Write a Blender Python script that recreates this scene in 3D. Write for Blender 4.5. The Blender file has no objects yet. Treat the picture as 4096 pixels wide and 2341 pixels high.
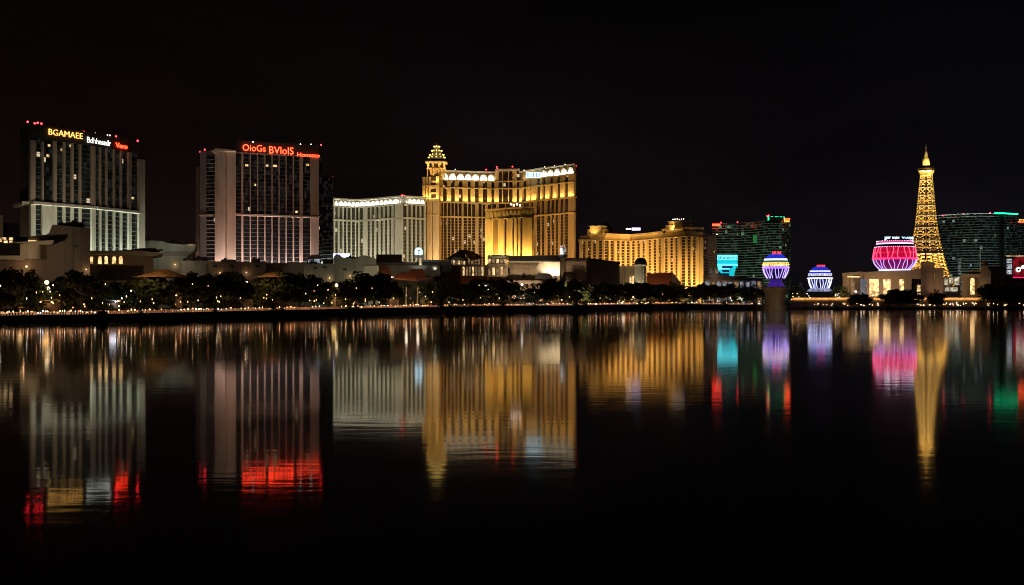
import bpy, math, random
from mathutils import Vector, Matrix
random.seed(7)
sc = bpy.context.scene
COL = sc.collection
R = math.radians

# ------------------------------------------------------------------ camera
F = 4392.0      # focal length in photo pixels (photo is 4096 wide)
HOR = 1205.0    # horizon row
CAM = 6.0       # eye height above the water
cd = bpy.data.cameras.new('camera')
cam = bpy.data.objects.new('camera', cd); COL.objects.link(cam)
cd.sensor_width = 36.0; cd.lens = 36.0 * F / 4096.0
cd.shift_y = (HOR - 1170.5) / 4096.0
cd.clip_end = 20000; cd.clip_start = 0.5
cam.location = (0, 0, CAM); cam.rotation_euler = (R(90), 0, 0)
sc.camera = cam

# ------------------------------------------------------------------ world: night sky with a trace of city glow at the horizon
w = bpy.data.worlds.new('World'); sc.world = w; w.use_nodes = True
nt = w.node_tree; nt.nodes.clear()
wo = nt.nodes.new('ShaderNodeOutputWorld')
bg1 = nt.nodes.new('ShaderNodeBackground'); bg2 = nt.nodes.new('ShaderNodeBackground')
add = nt.nodes.new('ShaderNodeAddShader')
sky = nt.nodes.new('ShaderNodeTexSky'); sky.sky_type = 'NISHITA'; sky.sun_disc = False
sky.sun_elevation = R(-8); sky.sun_rotation = R(200); sky.air_density = 1.0
bg1.inputs[1].default_value = 0.02
nt.links.new(sky.outputs[0], bg1.inputs[0])
tc = nt.nodes.new('ShaderNodeTexCoord'); sx = nt.nodes.new('ShaderNodeSeparateXYZ')
nt.links.new(tc.outputs['Generated'], sx.inputs[0])
rm = nt.nodes.new('ShaderNodeValToRGB')
e = rm.color_ramp.elements
e[0].position = 0.0; e[0].color = (0.0050, 0.0036, 0.0030, 1)
e[1].position = 0.30; e[1].color = (0.0007, 0.0005, 0.0005, 1)
m = e.new(0.10); m.color = (0.0036, 0.0024, 0.0020, 1)
nt.links.new(sx.outputs['Z'], rm.inputs[0])
hx = nt.nodes.new('ShaderNodeMapRange'); hx.inputs[1].default_value = -.45; hx.inputs[2].default_value = .45; nt.links.new(sx.outputs['X'], hx.inputs[0])
hue = nt.nodes.new('ShaderNodeMix'); hue.data_type = 'RGBA'; hue.inputs[6].default_value = (1.3, .92, .86, 1); hue.inputs[7].default_value = (.75, 1.0, 1.7, 1); nt.links.new(hx.outputs[0], hue.inputs[0])
cn = nt.nodes.new('ShaderNodeTexNoise'); cn.inputs['Scale'].default_value = 3.2; cn.inputs['Detail'].default_value = 4
cm = nt.nodes.new('ShaderNodeMapping'); cm.inputs['Scale'].default_value = (1, 1, 3); nt.links.new(tc.outputs['Generated'], cm.inputs[0]); nt.links.new(cm.outputs[0], cn.inputs['Vector'])
cr = nt.nodes.new('ShaderNodeMapRange'); cr.inputs[1].default_value = .35; cr.inputs[2].default_value = .7; cr.inputs[3].default_value = .75; cr.inputs[4].default_value = 1.45; nt.links.new(cn.outputs['Fac'], cr.inputs[0])
v1 = nt.nodes.new('ShaderNodeVectorMath'); v1.operation = 'MULTIPLY'; nt.links.new(rm.outputs[0], v1.inputs[0]); nt.links.new(hue.outputs[2], v1.inputs[1])
v2 = nt.nodes.new('ShaderNodeVectorMath'); v2.operation = 'SCALE'; nt.links.new(v1.outputs[0], v2.inputs[0]); nt.links.new(cr.outputs[0], v2.inputs['Scale']); nt.links.new(v2.outputs[0], bg2.inputs[0])
bg2.inputs[1].default_value = 1.1
nt.links.new(bg1.outputs[0], add.inputs[0]); nt.links.new(bg2.outputs[0], add.inputs[1])
nt.links.new(add.outputs[0], wo.inputs[0])

# faint moonlight, added to help the trees; no moon is in view
sd = bpy.data.lights.new('sun', 'SUN'); sd.energy = 0.01; sd.angle = R(0.5); sd.color = (1, .95, .88)
so = bpy.data.objects.new('sun', sd); COL.objects.link(so); so.rotation_euler = (R(50), 0, R(-30))

sc.view_settings.view_transform = 'Standard'; sc.view_settings.look = 'None'
sc.view_settings.exposure = 0.0; sc.view_settings.gamma = 1.0; sc.view_settings.use_curve_mapping = False
sc.cycles.use_denoising = True; sc.cycles.filter_width = 1.0
sc.cycles.use_light_tree = True
sc.cycles.max_bounces = 5; sc.cycles.diffuse_bounces = 2; sc.cycles.glossy_bounces = 3
sc.cycles.sample_clamp_indirect = 4.0
sc.cycles.caustics_reflective = False; sc.cycles.caustics_refractive = False

# ------------------------------------------------------------------ helpers
def P(px, d): return ((px - 2048.0) / F * d, d)
def Z(py, d): return CAM + (HOR - py) / F * d
def W(px, py, d):
    x, y = P(px, d); return (x, y, Z(py, d))

class MB:
    def __init__(s): s.v = []; s.f = []; s.m = []; s.uv = []
    def face(s, pts, mi=0, uv=None):
        n = len(s.v); s.v += [tuple(p) for p in pts]; s.f.append(list(range(n, n + len(pts)))); s.m.append(mi)
        s.uv.append(uv or [(0, 0)] * len(pts))
    def chord(s, A, B, z0, z1, n0, n1, mi=0, u0=0.0):      # box standing along A->B, from n0 to n1 in front of it
        ax, ay = A; bx, by = B; L = math.hypot(bx - ax, by - ay) or 1e-6
        dx, dy = (bx - ax) / L, (by - ay) / L; nx, ny = dy, -dx
        a0 = (ax + nx * n0, ay + ny * n0); b0 = (bx + nx * n0, by + ny * n0)
        a1 = (ax + nx * n1, ay + ny * n1); b1 = (bx + nx * n1, by + ny * n1)
        q = lambda p, z: (p[0], p[1], z)
        s.face([q(a1, z0), q(b1, z0), q(b1, z1), q(a1, z1)], mi, [(u0, z0), (u0 + L, z0), (u0 + L, z1), (u0, z1)])
        s.face([q(b0, z0), q(a0, z0), q(a0, z1), q(b0, z1)], mi)
        s.face([q(a0, z0), q(a1, z0), q(a1, z1), q(a0, z1)], mi)
        s.face([q(b1, z0), q(b0, z0), q(b0, z1), q(b1, z1)], mi)
        s.face([q(a1, z1), q(b1, z1), q(b0, z1), q(a0, z1)], mi)
        s.face([q(a0, z0), q(b0, z0), q(b1, z0), q(a1, z0)], mi)
    def box(s, x0, x1, y0, y1, z0, z1, mi=0): s.chord((x0, y1), (x1, y1), z0, z1, 0, y1 - y0, mi)
    def prism(s, poly, z0, z1, mi=0):                      # plan polygon, counter-clockwise or not
        ar = sum(poly[i][0] * poly[(i + 1) % len(poly)][1] - poly[(i + 1) % len(poly)][0] * poly[i][1] for i in range(len(poly)))
        if ar < 0: poly = poly[::-1]
        n = len(poly)
        for i in range(n):
            a, b = poly[i], poly[(i + 1) % n]
            L = math.hypot(b[0] - a[0], b[1] - a[1])
            s.face([(*a, z0), (*b, z0), (*b, z1), (*a, z1)], mi, [(0, z0), (L, z0), (L, z1), (0, z1)])
        s.face([(*p, z1) for p in poly], mi); s.face([(*p, z0) for p in poly[::-1]], mi)
    def front(s, poly, y0, y1, mi=0, sh=0.0):                      # upright polygon (x, z) extruded in depth
        ar = sum(poly[i][0] * poly[(i + 1) % len(poly)][1] - poly[(i + 1) % len(poly)][0] * poly[i][1] for i in range(len(poly)))
        if ar < 0: poly = poly[::-1]
        n = len(poly)
        s.face([(x, y0, z) for x, z in poly], mi, [(x, z) for x, z in poly])
        k_ = sh * (y1 - y0); s.face([(x + k_, y1, z) for x, z in poly[::-1]], mi)
        for i in range(n):
            a, b = poly[i], poly[(i + 1) % n]
            s.face([(b[0], y0, b[1]), (a[0], y0, a[1]), (a[0] + k_, y1, a[1]), (b[0] + k_, y1, b[1])], mi)
    def tube(s, p, q, r0, r1=None, k=6, mi=0, cap=True):
        r1 = r0 if r1 is None else r1
        p = Vector(p); q = Vector(q); d = (q - p)
        if d.length < 1e-6: return
        d.normalize(); a = d.orthogonal().normalized(); b = d.cross(a)
        c0 = [p + (a * math.cos(t) + b * math.sin(t)) * r0 for t in [2 * math.pi * i / k for i in range(k)]]
        c1 = [q + (a * math.cos(t) + b * math.sin(t)) * r1 for t in [2 * math.pi * i / k for i in range(k)]]
        for i in range(k):
            j = (i + 1) % k; s.face([c0[i], c0[j], c1[j], c1[i]], mi)
        if cap: s.face(c1, mi); s.face(c0[::-1], mi)
    def lathe(s, cx, cy, prof, k=32, mi=0):                # prof = [(radius, z)] bottom to top
        rows = [[(cx + r * math.cos(2 * math.pi * i / k), cy + r * math.sin(2 * math.pi * i / k), z) for i in range(k)] for r, z in prof]
        for a, b in zip(rows, rows[1:]):
            for i in range(k):
                j = (i + 1) % k
                s.face([a[i], a[j], b[j], b[i]], mi, [(i / k * 40, a[i][2]), ((i + 1) / k * 40, a[i][2]), ((i + 1) / k * 40, b[i][2]), (i / k * 40, b[i][2])])
        s.face(rows[-1], mi); s.face(rows[0][::-1], mi)
    def ball(s, c, r, k=10, h=6, mi=0, sz=1.0):
        s.lathe(c[0], c[1], [(max(1e-3, r * math.sin(math.pi * i / h)), c[2] - r * sz * math.cos(math.pi * i / h)) for i in range(h + 1)], k, mi)
    def build(s, name, mats, parent=None, smooth=False):
        if not isinstance(mats, (list, tuple)): mats = [mats]
        o0 = Vector((0, 0, 0)); p = parent
        while p is not None: o0 = o0 + p.location; p = p.parent
        me = bpy.data.meshes.new(name)
        me.from_pydata([(x - o0.x, y - o0.y, z - o0.z) for x, y, z in s.v], [], s.f)
        for mt in mats: me.materials.append(mt)
        me.polygons.foreach_set('material_index', s.m)
        uvl = me.uv_layers.new(name='UVMap')
        flat = [c for f in s.uv for u in f for c in u]
        uvl.data.foreach_set('uv', flat)
        if smooth: me.polygons.foreach_set('use_smooth', [True] * len(s.f))
        me.update()
        o = bpy.data.objects.new(name, me); COL.objects.link(o)
        if parent is not None: o.parent = parent
        return o

def tag(o, label, cat, group=None):
    o['label'] = label; o['category'] = cat
    if group: o['group'] = group
    return o
def thing(name, loc, label, cat, group=None):
    o = bpy.data.objects.new(name, None); COL.objects.link(o); o.location = loc
    return tag(o, label, cat, group)
def struct(o): o['kind'] = 'structure'; return o

# ------------------------------------------------------------------ lamps
def aim(o, t):
    o.rotation_euler = (Vector(t) - Vector(o.location)).to_track_quat('-Z', 'Y').to_euler()
def spot(loc, to, power, col, deg=60, rad=0.6, blend=0.9):
    l = bpy.data.lights.new('floodlight', 'SPOT'); l.energy = power; l.color = col; l.spot_size = R(deg); l.spot_blend = blend; l.shadow_soft_size = rad
    o = bpy.data.objects.new('floodlight', l); COL.objects.link(o); o.location = loc; aim(o, to); return o
def strip(A, B, z, off, aim_h, power, col, width=0.6, aim_n=0.0, spread=130):   # a row of uplights in front of a wall A->B
    ax, ay = A; bx, by = B; L = math.hypot(bx - ax, by - ay); dx, dy = (bx - ax) / L, (by - ay) / L; nx, ny = dy, -dx
    c = Vector(((ax + bx) / 2 + nx * off, (ay + by) / 2 + ny * off, z))
    t = Vector(((ax + bx) / 2 + nx * aim_n, (ay + by) / 2 + ny * aim_n, z + aim_h))
    l = bpy.data.lights.new('uplight', 'AREA'); l.shape = 'RECTANGLE'; l.size = L; l.size_y = width; l.energy = power; l.color = col; l.spread = R(spread)
    o = bpy.data.objects.new('uplight', l); COL.objects.link(o); o.location = c
    zdir = (c - t).normalized(); xdir = Vector((dx, dy, 0)); ydir = zdir.cross(xdir).normalized()
    o.rotation_euler = Matrix((xdir, ydir, zdir)).transposed().to_euler(); return o
def bulb_light(loc, power, col, rad=0.3):
    l = bpy.data.lights.new('lamp_glow', 'POINT'); l.energy = power; l.color = col; l.shadow_soft_size = rad
    o = bpy.data.objects.new('lamp_glow', l); COL.objects.link(o); o.location = loc; return o

# ------------------------------------------------------------------ materials
def _mat(name):
    m = bpy.data.materials.new(name); m.use_nodes = True
    n = m.node_tree; b = n.nodes['Principled BSDF']; return m, n, b
def wall(name, col, rough=0.75, var=0.25, scale=0.25, streak=True):
    m, n, b = _mat(name); b.inputs['Roughness'].default_value = rough
    t = n.nodes.new('ShaderNodeTexCoord')
    mp = n.nodes.new('ShaderNodeMapping'); mp.inputs['Scale'].default_value = (1, 1, 0.18 if streak else 1)
    n.links.new(t.outputs['Object'], mp.inputs[0])
    a = n.nodes.new('ShaderNodeTexNoise'); a.inputs['Scale'].default_value = scale; a.inputs['Detail'].default_value = 6; a.inputs['Roughness'].default_value = 0.65
    n.links.new(mp.outputs[0], a.inputs['Vector'])
    r = n.nodes.new('ShaderNodeMapRange'); r.inputs[1].default_value = .3; r.inputs[2].default_value = .7
    r.inputs[3].default_value = 1 - var; r.inputs[4].default_value = 1 + var * .6
    n.links.new(a.outputs['Fac'], r.inputs[0])
    mx = n.nodes.new('ShaderNodeVectorMath'); mx.operation = 'SCALE'; mx.inputs[0].default_value = col[:3]
    n.links.new(r.outputs[0], mx.inputs['Scale']); n.links.new(mx.outputs[0], b.inputs['Base Color'])
    b.inputs['Specular IOR Level'].default_value = 0.3
    return m
def glow(name, col, strength):
    m, n, b = _mat(name); b.inputs['Base Color'].default_value = (*[c * .5 for c in col], 1)
    b.inputs['Emission Color'].default_value = (*col, 1); b.inputs['Emission Strength'].default_value = strength; return m
def windows(name, base, lit=0.03, col=(1, .8, .5), strength=1.2, cw=1.5, ch=1.9, dim=0.0, dimcol=(.3, .5, .4), dimstr=.03, rough=0.15, seed=0.0):
    """dark glazing; a few rooms are lit, a share glimmers faintly"""
    m, n, b = _mat(name); b.inputs['Base Color'].default_value = (*base, 1); b.inputs['Roughness'].default_value = rough
    L = n.links.new
    uv = n.nodes.new('ShaderNodeUVMap'); mp = n.nodes.new('ShaderNodeMapping'); mp.inputs['Scale'].default_value = (1 / cw, 1 / ch, 1); mp.inputs['Location'].default_value = (seed, seed * 3, 0)
    L(uv.outputs[0], mp.inputs[0])
    ob = n.nodes.new('ShaderNodeObjectInfo')
    fl = n.nodes.new('ShaderNodeVectorMath'); fl.operation = 'FLOOR'; L(mp.outputs[0], fl.inputs[0])
    ad = n.nodes.new('ShaderNodeVectorMath'); ad.operation = 'ADD'; L(fl.outputs[0], ad.inputs[0])
    cb = n.nodes.new('ShaderNodeCombineXYZ'); L(ob.outputs['Random'], cb.inputs[2]); sc_ = n.nodes.new('ShaderNodeVectorMath'); sc_.operation = 'SCALE'; sc_.inputs['Scale'].default_value = 97
    L(cb.outputs[0], sc_.inputs[0]); L(sc_.outputs[0], ad.inputs[1])
    wn = n.nodes.new('ShaderNodeTexWhiteNoise'); wn.noise_dimensions = '3D'; L(ad.outputs[0], wn.inputs['Vector'])
    g1 = n.nodes.new('ShaderNodeMath'); g1.operation = 'GREATER_THAN'; g1.inputs[1].default_value = 1 - lit; L(wn.outputs['Value'], g1.inputs[0])
    sp = n.nodes.new('ShaderNodeSeparateXYZ'); L(wn.outputs['Color'], sp.inputs[0])
    pw = n.nodes.new('ShaderNodeMath'); pw.operation = 'POWER'; pw.inputs[1].default_value = 2.0; L(sp.outputs['X'], pw.inputs[0])
    m1 = n.nodes.new('ShaderNodeMath'); m1.operation = 'MULTIPLY'; L(g1.outputs[0], m1.inputs[0]); L(pw.outputs[0], m1.inputs[1])
    m2 = n.nodes.new('ShaderNodeVectorMath'); m2.operation = 'SCALE'; m2.inputs[0].default_value = [c * strength for c in col]; L(m1.outputs[0], m2.inputs['Scale'])
    g2 = n.nodes.new('ShaderNodeMath'); g2.operation = 'LESS_THAN'; g2.inputs[1].default_value = dim; L(wn.outputs['Value'], g2.inputs[0])
    m3 = n.nodes.new('ShaderNodeMath'); m3.operation = 'MULTIPLY'; L(g2.outputs[0], m3.inputs[0]); L(sp.outputs['Y'], m3.inputs[1])
    m4 = n.nodes.new('ShaderNodeVectorMath'); m4.operation = 'SCALE'; m4.inputs[0].default_value = [c * dimstr for c in dimcol]; L(m3.outputs[0], m4.inputs['Scale'])
    sm = n.nodes.new('ShaderNodeVectorMath'); sm.operation = 'ADD'; L(m2.outputs[0], sm.inputs[0]); L(m4.outputs[0], sm.inputs[1])
    L(sm.outputs[0], b.inputs['Emission Color']); b.inputs['Emission Strength'].default_value = 1.0
    return m
def interior(name, col, strength, scale=0.8, lo=0.15):
    """a lit room or shop window: patchy light from what stands inside"""
    m, n, b = _mat(name); L = n.links.new
    b.inputs['Base Color'].default_value = (.1, .08, .06, 1)
    t = n.nodes.new('ShaderNodeTexCoord'); a = n.nodes.new('ShaderNodeTexNoise'); a.inputs['Scale'].default_value = scale; a.inputs['Detail'].default_value = 4
    L(t.outputs['Object'], a.inputs['Vector'])
    r = n.nodes.new('ShaderNodeMapRange'); r.inputs[1].default_value = .38; r.inputs[2].default_value = .68; r.inputs[3].default_value = lo; r.inputs[4].default_value = 1
    L(a.outputs['Fac'], r.inputs[0])
    ml = n.nodes.new('ShaderNodeMath'); ml.operation = 'MULTIPLY'; ml.inputs[1].default_value = strength; L(r.outputs[0], ml.inputs[0])
    b.inputs['Emission Color'].default_value = (*col, 1); L(ml.outputs[0], b.inputs['Emission Strength']); return m

M = {}
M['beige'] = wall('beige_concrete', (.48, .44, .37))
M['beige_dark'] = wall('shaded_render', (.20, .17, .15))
M['rose'] = wall('rose_render', (.50, .36, .29))
M['cream'] = wall('cream_stone', (.55, .53, .44))
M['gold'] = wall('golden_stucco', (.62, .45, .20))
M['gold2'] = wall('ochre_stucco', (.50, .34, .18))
M['gold_rail'] = wall('bronze_spandrel', (.20, .13, .05))
M['rail'] = wall('grey_spandrel', (.16, .155, .14))
M['rose_rail'] = wall('rose_spandrel', (.15, .12, .11))
M['roofdark'] = wall('dark_roofing', (.03, .026, .025), streak=False)
M['parapet'] = wall('dark_parapet_panel', (.05, .042, .042))
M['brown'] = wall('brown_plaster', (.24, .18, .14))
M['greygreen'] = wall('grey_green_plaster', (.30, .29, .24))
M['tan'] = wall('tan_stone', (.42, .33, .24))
M['sand'] = wall('sandstone', (.50, .40, .28))
M['tile'] = wall('red_roof_tile', (.34, .12, .06), scale=0.8, streak=False)
M['canvas'] = wall('orange_canvas', (.62, .34, .15), scale=0.4, streak=False)
M['white'] = wall('white_plaster', (.75, .74, .70), var=.12)
M['iron'] = wall('painted_iron', (.66, .50, .20), rough=.5, scale=1.0, streak=False)
M['steel'] = wall('dark_steel', (.05, .05, .05), rough=.5, streak=False)
M['bank'] = wall('quay_stone', (.10, .075, .06), scale=0.6, streak=False)
M['coping'] = wall('quay_coping', (.42, .33, .26), scale=0.8, streak=False)
M['paving'] = wall('promenade_paving', (.30, .24, .19), scale=0.6, streak=False)
M['ground'] = wall('asphalt_and_soil', (.045, .04, .035), scale=0.1, streak=False)
M['bark'] = wall('bark', (.16, .11, .075), scale=2)
M['palebark'] = wall('pale_palm_bark', (.42, .33, .2), scale=2)
M['g_tower'] = windows('dark_green_glazing', (.016, .02, .02), lit=.007, strength=.7, dim=.5, dimcol=(.5, .6, .5), dimstr=.02)
M['g_rose'] = windows('black_glazing', (.014, .015, .018), lit=.007, strength=.7, dim=.5, dimcol=(.6, .5, .45), dimstr=.02, seed=4)
M['g_white'] = windows('hotel_glazing', (.03, .03, .024), lit=.03, strength=.7, dim=.6, dimcol=(.8, .75, .5), dimstr=.035, ch=2.2, seed=9)
M['g_gold'] = windows('amber_glazing', (.03, .02, .012), lit=.03, strength=.7, dim=.6, dimcol=(.8, .45, .2), dimstr=.03, ch=2.0, seed=12)
M['g_slab'] = windows('tinted_glazing', (.010, .014, .014), lit=.02, strength=.22, col=(.5, 1, .6), dim=.4, dimcol=(.25, .5, .34), dimstr=.06, cw=3.2, ch=2.4, seed=15)
M['g_slab2'] = windows('smoked_glazing', (.010, .013, .014), lit=.02, strength=.25, col=(.7, .95, .9), dim=.4, dimcol=(.22, .42, .40), dimstr=.055, cw=2.6, ch=2.6, seed=19)
M['red'] = glow('red_sign_light', (1.0, .03, .01), 10.0)
M['orange'] = glow('orange_red_neon', (1.0, .04, .013), 13.0)
M['goldsign'] = glow('gold_sign_light', (1.0, .50, .11), 2.4)
M['whitesign'] = glow('white_sign_light', (.9, .95, .82), 1.8)
M['beacon'] = glow('red_beacon', (1.0, .02, .03), 14.0)
M['whitelamp'] = glow('white_roof_lamp', (1.0, .8, .65), 6.0)
M['teal'] = glow('teal_neon', (.01, .55, .65), 1.0)
M['teallite'] = glow('pale_teal_panel', (.16, .85, .95), 1.5)
M['green'] = glow('green_neon', (.015, .9, .34), 2.8)
M['blue'] = glow('blue_neon', (.02, .04, .7), .8)
M['violet'] = glow('violet_neon', (.26, .10, 1.0), 2.0)
M['violetdim'] = glow('violet_base_glow', (.07, .02, .35), .5)
M['neonwhite'] = glow('white_neon', (.58, .60, 1.0), 1.9)
M['neonlilac'] = glow('lilac_neon', (.52, .38, 1.0), 1.7)
M['pink'] = glow('crimson_neon', (1.0, .015, .11), 2.4)
M['pinkdim'] = glow('crimson_panel', (.80, .006, .06), .6)
M['rosered'] = glow('rose_red_letters', (1.0, .05, .09), 1.8)
M['hotpink'] = glow('hot_pink_neon', (1.0, .09, .20), 2.0)
M['plum'] = glow('plum_bowl_glow', (.42, .015, .20), .32)
M['yellow'] = glow('yellow_neon', (1.0, .62, .08), 1.2)
M['ngreen'] = glow('leaf_green_neon', (.03, .22, .05), .6)
M['bluewhite'] = glow('cool_white_sign', (.50, .82, 1.0), 2.2)
M['navy'] = wall('navy_panel', (.02, .025, .09), rough=.4, streak=False)
M['warmroom'] = interior('warm_lit_room', (1.0, .66, .30), 1.6)
M['goldroom'] = interior('golden_lit_room', (1.0, .62, .26), 2.4, .45, .16)
M['coolroom'] = interior('cool_lit_shopfront', (.75, .85, 1.0), .4, .35, .04)
M['dimroom'] = interior('dim_lit_room', (1.0, .6, .3), .35, .5)
M['lampwarm'] = glow('warm_lamp_globe', (1.0, .70, .36), 3.2)
M['lampwhite'] = glow('white_lamp_globe', (1.0, .88, .70), 3.2)
M['bolA'] = glow('bollard_warm', (1.0, .55, .25), 5)
M['bolB'] = glow('bollard_white', (1.0, .82, .60), 5)
M['bolC'] = glow('bollard_orange', (1.0, .34, .12), 4.5)
M['bolD'] = glow('bollard_cool', (.70, .80, 1.0), 5)
M['bulbwhite'] = glow('white_neon_bulb', (.80, .76, 1.0), 1.8)
M['bulb'] = glow('tower_bulb', (1.0, .66, .16), 4)

def leaf(name, col):
    m, n, b = _mat(name); b.inputs['Roughness'].default_value = .6; L = n.links.new
    t = n.nodes.new('ShaderNodeTexCoord'); a = n.nodes.new('ShaderNodeTexNoise'); a.inputs['Scale'].default_value = 3.0; L(t.outputs['Object'], a.inputs['Vector'])
    r = n.nodes.new('ShaderNodeMapRange'); r.inputs[1].default_value = .3; r.inputs[2].default_value = .7; r.inputs[3].default_value = .5; r.inputs[4].default_value = 1.5; L(a.outputs['Fac'], r.inputs[0])
    mx = n.nodes.new('ShaderNodeVectorMath'); mx.operation = 'SCALE'; mx.inputs[0].default_value = col; L(r.outputs[0], mx.inputs['Scale']); L(mx.outputs[0], b.inputs['Base Color'])
    return m
M['leaf'] = leaf('leaf_dark', (.045, .065, .022)); M['leaf2'] = leaf('leaf_olive', (.075, .085, .025)); M['palm'] = leaf('palm_frond', (.09, .11, .035))

# water: near-black, smooth, with faint long ripples
m, n, b = _mat('still_dark_water'); L = n.links.new
b.inputs['Base Color'].default_value = (.0015, .003, .006, 1); b.inputs['Roughness'].default_value = .05; b.inputs['IOR'].default_value = 1.333
t = n.nodes.new('ShaderNodeTexCoord'); mp = n.nodes.new('ShaderNodeMapping'); mp.inputs['Scale'].default_value = (.16, .55, 1); mp.inputs['Rotation'].default_value = (0, 0, R(8))
L(t.outputs['Object'], mp.inputs[0])
a = n.nodes.new('ShaderNodeTexNoise'); a.inputs['Scale'].default_value = 1.6; a.inputs['Detail'].default_value = 3; L(mp.outputs[0], a.inputs['Vector'])
bp = n.nodes.new('ShaderNodeBump'); bp.inputs['Strength'].default_value = 1.0; bp.inputs['Distance'].default_value = .006
L(a.outputs['Fac'], bp.inputs['Height']); L(bp.outputs[0], b.inputs['Normal']); M['water'] = m
pn = n.nodes.new('ShaderNodeTexNoise'); pn.inputs['Scale'].default_value = .02; pn.inputs['Detail'].default_value = 3; L(t.outputs['Object'], pn.inputs['Vector'])   # wind patches
pr = n.nodes.new('ShaderNodeMapRange'); pr.inputs[1].default_value = .35; pr.inputs[2].default_value = .65; pr.inputs[3].default_value = .042; pr.inputs[4].default_value = .075; L(pn.outputs['Fac'], pr.inputs[0]); L(pr.outputs[0], b.inputs['Roughness'])

# ------------------------------------------------------------------ setting: lake, ground, promenade, quay
mb = MB(); mb.face([(-3000, -300, 0), (3000, -300, 0), (3000, 1400, 0), (-3000, 1400, 0)]); struct(mb.build('lake_water', M['water']))
SH = [(-1600, 285, 1.7), (-400, 290, 1.75), (0, 299, 1.8), (400, 318, 1.95), (700, 345, 2.2), (1000, 378, 2.4), (1400, 446, 2.7), (1900, 560, 3.2), (2300, 605, 3.4), (2480, 680, 3.6), (2700, 780, 3.9), (3050, 800, 3.0), (3160, 806, 1.2), (4096, 812, 1.2), (5200, 830, 1.2)]
def shore(px):
    for (a, da, za), (b_, db, zb) in zip(SH, SH[1:]):
        if a <= px <= b_:
            t = (px - a) / (b_ - a); A = Vector(P(a, da)); B = Vector(P(b_, db))
            r = Vector(((px - 2048) / F, 1)); D = B - A
            den = r.x * D.y - r.y * D.x; dd = (A.x * D.y - A.y * D.x) / den
            return dd, za + (zb - za) * t
    return 800, 1.2
mb = MB()
pts = [(P(px, d), z) for px, d, z in SH]; inn = [(P(px, d + 40), z) for px, d, z in SH]
for i in range(len(SH) - 1):
    (a, za), (b_, zb) = pts[i], pts[i + 1]; (c, _), (d_, _) = inn[i], inn[i + 1]
    mb.face([(*a, za), (*b_, zb), (*d_, zb), (*c, za)])
    fa = (a[0] * 9, 6000); fb = (b_[0] * 9, 6000)
    mb.face([(*c, za), (*d_, zb), (fb[0], fb[1], 3.0), (fa[0], fa[1], 3.0)])
struct(mb.build('ground', M['ground']))
mb = MB(); mk = MB(); mp_ = MB()
for (a, da, za), (b_, db, zb) in zip(SH, SH[1:]):
    A, B = P(a, da), P(b_, db); L_ = math.hypot(B[0] - A[0], B[1] - A[1]); nx, ny = (B[1] - A[1]) / L_, -(B[0] - A[0]) / L_
    o = lambda p, k: (p[0] + nx * k, p[1] + ny * k)
    mb.face([(*o(A, 1.2), -1.5), (*o(B, 1.2), -1.5), (*o(B, .3), zb), (*o(A, .3), za)])
    for k0, k1, h0, h1 in ((.3, .3, 0, .28), (.3, -.9, .28, .28)):
        mk.face([(*o(A, k0), za + h0), (*o(B, k0), zb + h0), (*o(B, k1), zb + h1), (*o(A, k1), za + h1)])
    mk.face([(*o(B, -.9), zb), (*o(A, -.9), za), (*o(A, -.9), za + .28), (*o(B, -.9), zb + .28)])
    mp_.face([(*o(A, -.9), za + .006), (*o(B, -.9), zb + .006), (*o(B, -7.5), zb + .006), (*o(A, -7.5), za + .006)])
qw = tag(mb.build('quay_wall', M['bank']), 'long dark stone quay wall rising from the water along the whole shore', 'wall')
mk.build('coping', M['coping'], qw)
struct(mp_.build('promenade', M['paving']))
# pale balustrade along the promenade, washed by low orange lamps set in the coping
SPOTS = ('below the dark entrance block', 'below the big orange tent', 'below the brown podium wall', 'below the grey green podium', 'below the tiled pavilion', 'below the cream gallery', 'below the show building', 'below the domed pavilion', 'below the shopping arcade')
for (a, da, za), (b_, db, zb), lab in zip(SH[2:], SH[3:-3], SPOTS):
    A, B = Vector(P(a, da)), Vector(P(b_, db)); D = B - A; L_ = D.length; D.normalize(); N = Vector((D.y, -D.x)); n_ = int(L_ / .75)
    o = thing('balustrade', (*((A + B) / 2), (za + zb) / 2), 'pale stone balustrade stretch along the promenade edge ' + lab, 'balustrade', 'balustrade stretches along the promenade')
    mb = MB(); rl = MB()
    for k in range(n_):
        t0 = (k + .2) / n_; t1_ = (k + .62) / n_; z_ = za + (zb - za) * t0
        p_, q_ = A + D * L_ * t0 - N * 1.5, A + D * L_ * t1_ - N * 1.5; mb.chord(p_, q_, z_, z_ + .95, -.1, .1)
        if k % 12 == 0: mb.chord(p_ - D * .1, q_ + D * .25, z_, z_ + 1.35, -.25, .25)
    p_, q_ = A - N * 1.5, B - N * 1.5
    for k in range(6):
        u0, u1 = p_.lerp(q_, k / 6), p_.lerp(q_, (k + 1) / 6); z_ = za + (zb - za) * (k + .5) / 6; rl.chord(u0, u1, z_ + .96, z_ + 1.12, -.16, .16)
    mb.build('infill', M['coping'], o); rl.build('handrail', M['coping'], o)
    strip(tuple(A), tuple(B), (za + zb) / 2 + .45, -.2, .7, 5.0 * L_, random.choice([(1, .50, .28), (1, .58, .34), (1, .46, .22)]), width=.3, aim_n=-4)

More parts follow.
